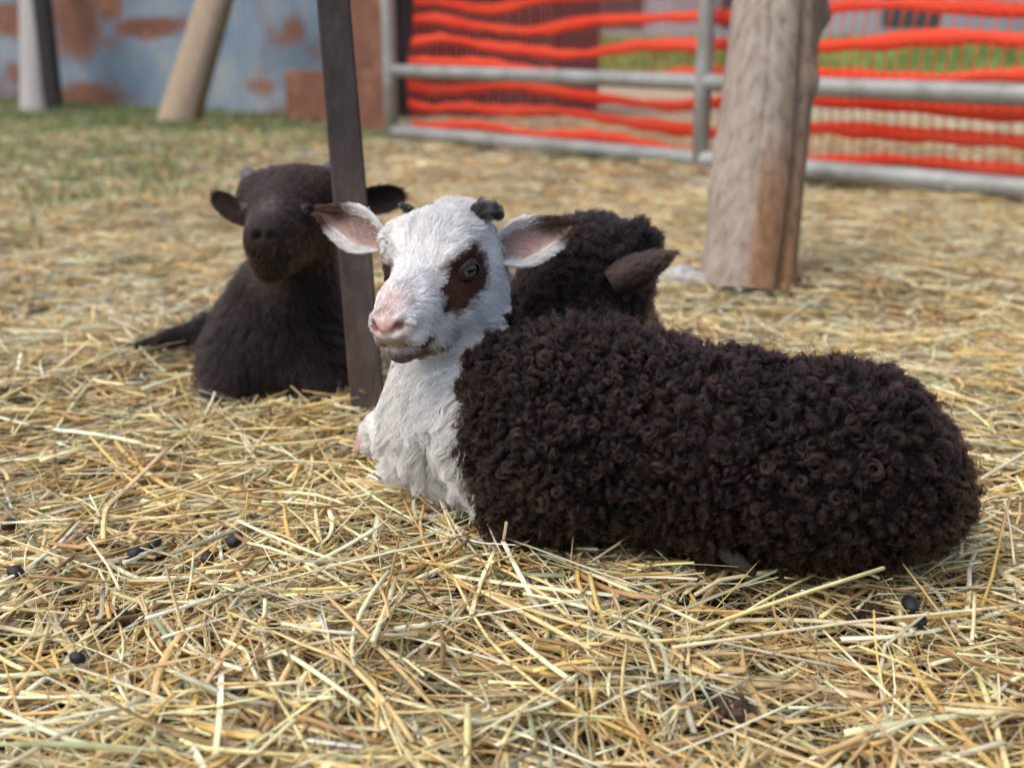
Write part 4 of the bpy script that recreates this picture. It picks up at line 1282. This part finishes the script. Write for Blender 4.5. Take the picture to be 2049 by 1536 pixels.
# dark square stake before the brown lamb
M_STAKE = wood_mat('stake_wood', [(0.3, (0.026, 0.020, 0.019)), (0.55, (0.042, 0.033, 0.031)), (0.75, (0.062, 0.050, 0.045))], (10, 10, 1.0), 0.4, 0.75)
sb, st = P(738, 835, 1.125), P(650, -190, 1.16)
ax = unit(st - sb); ux = tangent(RIGHT + 0.12 * FWD, ax); uy = np.cross(ax, ux)
L = np.linalg.norm(st - sb)
nz, prof = 70, []
hx, hy = 0.0170, 0.0130
V = []; C = []
for t in np.linspace(0, 1, nz):
    for (x, y) in ((hx - .002, -hy), (hx, -hy + .002), (hx, hy - .002), (hx - .002, hy), (-hx + .002, hy), (-hx, hy - .002), (-hx, -hy + .002), (-hx + .002, -hy), (0, -hy)):
        pth = sb + ax * t * L
        k_ = 1 + 0.04 * float(noise(np.array([x * 100, y * 100, t * 9.0]), 1.0))
        V.append(pth + ux * x * k_ + uy * y * k_)
        low = 1 - min(1, max(0, (t - 0.42) / 0.12))
        C.append(np.array([1, 1, 1.0]) * (1 - low) + np.array([1.75, 1.65, 1.5]) * low)
rs = root('wooden_stake', sb, 'narrow dark brown stake standing between the brown lamb and the white-faced lamb', 'stake')
mesh_obj('stake', np.array(V), [ring_faces(nz, 9), np.array([((nz - 1) * 9, (nz - 1) * 9 + j_, (nz - 1) * 9 + j_ + 1) for j_ in range(1, 8)])], M_STAKE, rs, np.array(C), smooth=False)

# ------------------------------------------------------------------ rusty sheet wall
def sheet_mat(name, rustspots, base_rust):
    m, nt, b = mat_new(name)
    tc = N(nt, 'ShaderNodeTexCoord')
    n1 = N(nt, 'ShaderNodeTexNoise', Scale=5.0, Detail=9.0, Roughness=0.75); nt.links.new(tc.outputs['Object'], n1.inputs['Vector'])
    n2 = N(nt, 'ShaderNodeTexNoise', Scale=1.3, Detail=5.0, Roughness=0.6); nt.links.new(tc.outputs['Object'], n2.inputs['Vector'])
    zinc = ramp(nt, [(0.30, (0.105, 0.16, 0.22)), (0.50, (0.175, 0.24, 0.315)), (0.72, (0.34, 0.35, 0.33))], n2.outputs['Fac'])
    rust = ramp(nt, [(0.3, (0.11, 0.045, 0.028)), (0.55, (0.20, 0.085, 0.05)), (0.75, (0.34, 0.19, 0.11))], n1.outputs['Fac'])
    a = N(nt, 'ShaderNodeAttribute', attribute_name='col')
    sp = N(nt, 'ShaderNodeSeparateColor'); nt.links.new(a.outputs['Color'], sp.inputs[0])
    ad = N(nt, 'ShaderNodeMath', operation='ADD'); nt.links.new(sp.outputs[0], ad.inputs[0])
    ms = N(nt, 'ShaderNodeMath', operation='MULTIPLY_ADD'); nt.links.new(n1.outputs['Fac'], ms.inputs[0]); ms.inputs[1].default_value = 1.7; ms.inputs[2].default_value = -0.85
    nt.links.new(ms.outputs[0], ad.inputs[1])
    rr = ramp(nt, [(0.24, (0, 0, 0)), (0.74, (1, 1, 1))], ad.outputs[0])
    mx = N(nt, 'ShaderNodeMix', data_type='RGBA'); nt.links.new(rr.outputs[0], mx.inputs[0])
    nt.links.new(zinc.outputs[0], mx.inputs[6]); nt.links.new(rust.outputs[0], mx.inputs[7])
    nt.links.new(mx.outputs[2], b.inputs['Base Color'])
    b.inputs['Roughness'].default_value = 0.6; b.inputs['Metallic'].default_value = 0.15
    return m


def sheet(name, A, B, hgt, label, rustf, mat, pitch=0.076, amp=0.009):
    """corrugated sheet from A to B standing hgt high"""
    A = np.array(A); B = np.array(B)
    L = np.linalg.norm((B - A)[:2]); d = unit(np.array([B[0] - A[0], B[1] - A[1], 0])); nrm = np.array([d[1], -d[0], 0])
    nx_ = int(L / (pitch / 8)) + 1; nz_ = 70
    s_ = np.linspace(0, L, nx_); z_ = np.linspace(-0.05, hgt, nz_)
    S, Zz = np.meshgrid(s_, z_, indexing='ij')
    V = A + d * S[..., None] + np.array([0, 0, 1.0]) * Zz[..., None] + nrm * (amp * np.sin(S / pitch * 6.283) + 0.012 * noise(np.stack([S, Zz, 0 * S], -1), 1.7))[..., None]
    n1_ = nx_ * nz_
    V = V.reshape(-1, 3)
    q = []
    i_, j_ = np.meshgrid(np.arange(nx_ - 1), np.arange(nz_ - 1), indexing='ij')
    q = np.stack([i_ * nz_ + j_, (i_ + 1) * nz_ + j_, (i_ + 1) * nz_ + j_ + 1, i_ * nz_ + j_ + 1], -1).reshape(-1, 4)
    V2 = np.concatenate([V, V - nrm * 0.003])
    rim = []
    for k_ in range(nz_ - 1):
        rim += [(k_, k_ + 1, n1_ + k_ + 1, n1_ + k_), ((nx_ - 1) * nz_ + k_ + 1, (nx_ - 1) * nz_ + k_, n1_ + (nx_ - 1) * nz_ + k_, n1_ + (nx_ - 1) * nz_ + k_ + 1)]
    for k_ in range(nx_ - 1):
        a_ = k_ * nz_ + nz_ - 1; b_ = a_ + nz_
        rim.append((a_, b_, n1_ + b_, n1_ + a_))
    q2 = np.concatenate([q, q[:, ::-1] + n1_, np.array(rim)])
    rf = rustf(S.ravel(), Zz.ravel(), V)
    C = np.repeat(np.concatenate([rf, rf])[:, None], 3, 1)
    o = mesh_obj(name, V2, q2, mat, None, C)
    return tag(o, label, 'sheet', 'rusty sheets of the wall')


M_SHEET = sheet_mat('galvanised_sheet', None, 0)
WA, WB = G(-420, 186), G(690, 237)


def px_of(V):
    d = V - CAM
    dep = d @ FWD
    return 1024.5 + F_PX * (d @ RIGHT) / dep, 768 - F_PX * (d @ UP) / dep


def patch_fn(spots, base=0.12):
    cs = []

    def fn(S, Zz, V):
        r = np.full(len(S), base)
        r += 0.10 * noise(np.stack([S, Zz, 0 * S], -1), 2.4) + 0.30 * sm(0.16, 0.0, Zz) * (0.4 + 0.6 * (noise(np.stack([S, Zz * 0, 0 * S], -1), 2.0, 1) > 0.0))
        for s0, z0, rs_, rz_, am in spots:
            r = np.maximum(r, am * np.exp(-(((S - s0) / rs_) ** 2 + ((Zz - z0) / rz_) ** 2) ** 1.5))
        return r
    return fn


# rust stains of the wall: (distance along it, height, half sizes)
LW = np.linalg.norm((WB - WA)[:2]); DW = unit((WB - WA) * np.array([1, 1, 0]))


def along(px, py):
    """where a pixel of the wall lies: distance along and height"""
    d = FWD + RIGHT * (px - 1024.5) / F_PX - UP * (py - 768) / F_PX
    nr_ = np.array([DW[1], -DW[0], 0])
    t = ((WA - CAM) @ nr_) / (d @ nr_)
    p = CAM + t * d
    return (p - WA) @ DW, p[2]


spots = []
for px, py, rx, ry, am in ((150, 40, 50, 70, 1.0), (215, 10, 30, 40, .85), (300, 55, 75, 20, 1.0), (20, 40, 40, 30, 1.0), (180, 195, 70, 26, .95), (35, 150, 35, 25, .7), (590, 60, 28, 28, .7), (560, 80, 30, 16, .62), (520, 175, 40, 16, .6), (545, 70, 16, 14, .6), (75, 195, 90, 20, .7), (430, 30, 12, 30, .4), (225, 85, 22, 16, .6), (640, 95, 30, 25, .6)):
    s0, z0 = along(px, py); s1, _ = along(px + rx, py); _, z1 = along(px, py - ry)
    spots.append((s0, z0, 1.25 * abs(s1 - s0), 1.3 * abs(z1 - z0), am))
sheet('corrugated_sheet', WA, WB, 2.0, 'blue-grey corrugated metal sheet wall with rust stains behind the leaning log', patch_fn(spots, 0.14), M_SHEET)
RA, RB = G(575, 243), G(785, 262)
ra = RA + np.array([0, -0.03, 0]); rb = RB.copy()
sheet('rusty_panel', ra, rb, 0.33, 'low red-brown rusty sheet leaning at the foot of the blue-grey wall', lambda S, Zz, V: 0.9 + 0 * S, M_SHEET)
ra2 = G(672, 249) + np.array([0, 0.06, 0]); 
sheet('rusty_panel', ra2, rb + np.array([0, 0.06, 0]), 1.9, 'tall red-brown rusty sheet between the stake and the gate', lambda S, Zz, V: 0.92 + 0 * S, M_SHEET)

# ------------------------------------------------------------------ gate
m, nt, b = mat_new('galvanised_pipe')
tc = N(nt, 'ShaderNodeTexCoord'); n1 = N(nt, 'ShaderNodeTexNoise', Scale=6.0, Detail=6.0, Roughness=0.7); nt.links.new(tc.outputs['Object'], n1.inputs['Vector'])
r = ramp(nt, [(0.3, (0.20, 0.20, 0.18)), (0.55, (0.33, 0.345, 0.33)), (0.75, (0.44, 0.46, 0.45))], n1.outputs['Fac'])
nt.links.new(r.outputs[0], b.inputs['Base Color']); b.inputs['Metallic'].default_value = 0.35; b.inputs['Roughness'].default_value = 0.5
M_PIPE = m
gA, gB = G(785, 262, 0.04), G(2049, 378, 0.04)
gd = unit((gB - gA) * np.array([1, 1, 0])); gn = np.array([gd[1], -gd[0], 0]); 
if gn[1] > 0: gn = -gn
GL = np.linalg.norm((gB - gA)[:2]) + 0.9
rg = root('farm_gate', gA * np.array([1, 1, 0]), 'galvanised tubular farm gate in front of the orange netting', 'gate')
g = lambda s_, z_, o_=0.0: np.array([gA[0], gA[1], 0]) + gd * s_ + np.array([0, 0, z_]) + gn * o_
SAG = 0.055 / np.linalg.norm((gB - gA)[:2])                               # the gate hangs lower at its far end
ang = lambda s0, s1, z, r_: [g(s0 + (s1 - s0) * k_ / 11, z - (SAG * (s0 + (s1 - s0) * k_ / 11) if z > 0.1 else 0)) for k_ in range(12)]
for z_, r_ in ((0.040, 0.031), (0.335, 0.0300), (0.86, 0.030), (1.15, 0.030)):
    mb = MB(); tube(mb, ang(0, GL, z_, r_), r_, 16); mb.build('rail', M_PIPE, rg)
sC = min(np.linspace(0, GL, 400), key=lambda s_: abs(px_of(g(s_, 0.2)[None])[0][0] - 1406))
for s_, r_ in ((0.0, 0.034), (sC, 0.030), (GL, 0.034)):
    mb = MB(); tube(mb, [g(s_, 0.0, 0.004), g(s_, 0.3, 0.004), g(s_, 0.6, 0.004), g(s_, 1.2, 0.004)], r_, 16); mb.build('upright', M_PIPE, rg)

# ------------------------------------------------------------------ orange net behind the gate
m, nt, b = mat_new('orange_plastic')
tc = N(nt, 'ShaderNodeTexCoord'); n1 = N(nt, 'ShaderNodeTexNoise', Scale=2.5, Detail=3.0); nt.links.new(tc.outputs['Object'], n1.inputs['Vector'])
r = ramp(nt, [(0.3, (0.93, 0.085, 0.038)), (0.7, (0.96, 0.155, 0.080))], n1.outputs['Fac'])
nt.links.new(r.outputs[0], b.inputs['Base Color']); b.inputs['Roughness'].default_value = 0.75; b.inputs['Specular IOR Level'].default_value = 0.15
tl = nt.nodes.new('ShaderNodeBsdfTranslucent'); ms_ = nt.nodes.new('ShaderNodeMixShader'); ms_.inputs[0].default_value = 0.35
nt.links.new(r.outputs[0], tl.inputs[0]); nt.links.new(b.outputs[0], ms_.inputs[1]); nt.links.new(tl.outputs[0], ms_.inputs[2])
nt.links.new(ms_.outputs[0], nt.nodes['Material Output'].inputs['Surface'])
M_ORANGE = m
mb = MB()
ss = np.linspace(0.05, GL, 420)
rows = []
for k_ in range(11):
    z0 = 0.078 + 0.094 * k_
    sag = 0.018 * np.sin(ss * 2.1 + k_ * 0.5) + 0.012 * np.sin(ss * 4.7 + k_ * 1.3) + 0.02 * np.exp(-((ss - 0.25) / 0.25) ** 2) * (1 if k_ > 2 else -1.5) - SAG * ss * min(1.0, 0.25 + 0.25 * k_)
    off = -0.09 + 0.025 * np.sin(ss * 1.7 + k_ * 0.8)
    hw = 0.0165 + 0.008 * np.sin(ss * 3.1 + k_ * 2.0) ** 2 + 0.0035 * np.sin(ss * 23 + k_) * np.sin(ss * 9 + 2 * k_)
    sag = sag + 0.004 * np.sin(ss * 9.3 + k_ * 2.7) + 0.0015 * np.sin(ss * 31 + k_)
    c = np.stack([g(s_, 0)[:] for s_ in ss]) + np.array([0, 0, 1.0]) * (z0 + sag)[:, None] + gn * off[:, None]
    rows.append((c, hw))
    V = np.stack([c + np.array([0, 0, 1.0]) * hw[:, None] + gn * 0.0012, c - np.array([0, 0, 1.0]) * hw[:, None] + gn * 0.0012, c - np.array([0, 0, 1.0]) * hw[:, None] - gn * 0.0012, c + np.array([0, 0, 1.0]) * hw[:, None] - gn * 0.0012], 1)
    mb.add(V.reshape(-1, 3), ring_faces(len(ss), 4))
for k_ in range(10):
    (c0, h0), (c1, h1) = rows[k_], rows[k_ + 1]
    for s_ in np.arange(0.06, GL, 0.042):
        f0 = np.array([np.interp(s_, ss, c0[:, a_]) for a_ in range(3)]); f1 = np.array([np.interp(s_ + 0.005, ss, c1[:, a_]) for a_ in range(3)])
        tube(mb, [f0, (f0 + f1) / 2, f1], np.array([0.0045, 0.0016, 0.0045]), 5, False)
tag(mb.build('safety_net', M_ORANGE), 'orange plastic safety netting sagging behind the galvanised gate', 'netting')

# ------------------------------------------------------------------ beyond
def plain(name, stops, scale, rough=0.85, bs=0.4):
    m, nt, b = mat_new(name)
    tc = N(nt, 'ShaderNodeTexCoord'); n1 = N(nt, 'ShaderNodeTexNoise', Scale=scale, Detail=7.0, Roughness=0.65); nt.links.new(tc.outputs['Object'], n1.inputs['Vector'])
    r = ramp(nt, stops, n1.outputs['Fac']); nt.links.new(r.outputs[0], b.inputs['Base Color'])
    b.inputs['Roughness'].default_value = rough
    bump(nt, b, n1.outputs['Fac'], bs, 0.01)
    return m


M_SHED = plain('dark_boards', [(0.3, (0.035, 0.022, 0.024)), (0.6, (0.075, 0.050, 0.052)), (0.8, (0.10, 0.08, 0.085))], 5)
bA = G(770, 228) ; bB = G(1108, 232)
bd = unit((bB - bA) * np.array([1, 1, 0])); bn = np.array([bd[1], -bd[0], 0])
rsd = root('slatted_shed', bA * np.array([1, 1, 0]), 'dark purple-brown slatted shed wall behind the left part of the netting', 'shed')
mb = MB()
s0 = -1.2
LB = (bB - bA) @ bd
while s0 < LB:
    c = np.array([bA[0], bA[1], 0]) + bd * min(s0, LB - 0.03)
    box(mb, c + np.array([0, 0, 1.15]), 0.034, 0.012, 1.2, np.array([bd, -bn, [0, 0, 1.0]]))
    s0 += 0.082
mb.build('boards', M_SHED, rsd, smooth=False)
mb = MB()
box(mb, np.array([bA[0], bA[1], 0]) + bd * (LB / 2 - 0.6) - bn * 0.9 + np.array([0, 0, 1.15]), (LB + 1.2) / 2, 0.8, 1.15, np.array([bd, -bn, [0, 0, 1.0]]), 0.01)
mb.build('inner_wall', M_SHED, rsd, smooth=False)

M_CONC = plain('grey_render', [(0.3, (0.30, 0.28, 0.32)), (0.6, (0.42, 0.40, 0.45)), (0.8, (0.52, 0.50, 0.54))], 0.8)
M_ROOF = plain('pale_sheet', [(0.3, (0.55, 0.56, 0.58)), (0.7, (0.75, 0.76, 0.78))], 1.0)
M_DOOR = plain('dark_opening', [(0.3, (0.05, 0.05, 0.06)), (0.7, (0.09, 0.09, 0.10))], 1.0)
rb_ = root('long_barn', np.array([8.0, 36.0, 1.0]), 'long low grey farm building beyond the grass bank', 'barn')
mb = MB(); box(mb, np.array([9.0, 38.0, 2.1]), 11.0, 1.8, 1.35, bev=0.02); mb.build('wall', M_CONC, rb_, smooth=False)
mb = MB(); box(mb, np.array([9.0, 38.0, 3.56]), 11.4, 2.3, 0.10, bev=0.05); mb.build('roof', M_ROOF, rb_, smooth=False)
for x in (3.2, 7.4, 12.5):
    mb = MB(); box(mb, np.array([x, 36.18, 2.3]), 0.9, 0.03, 0.75, bev=0.05); mb.build('door', M_DOOR, rb_, smooth=False)
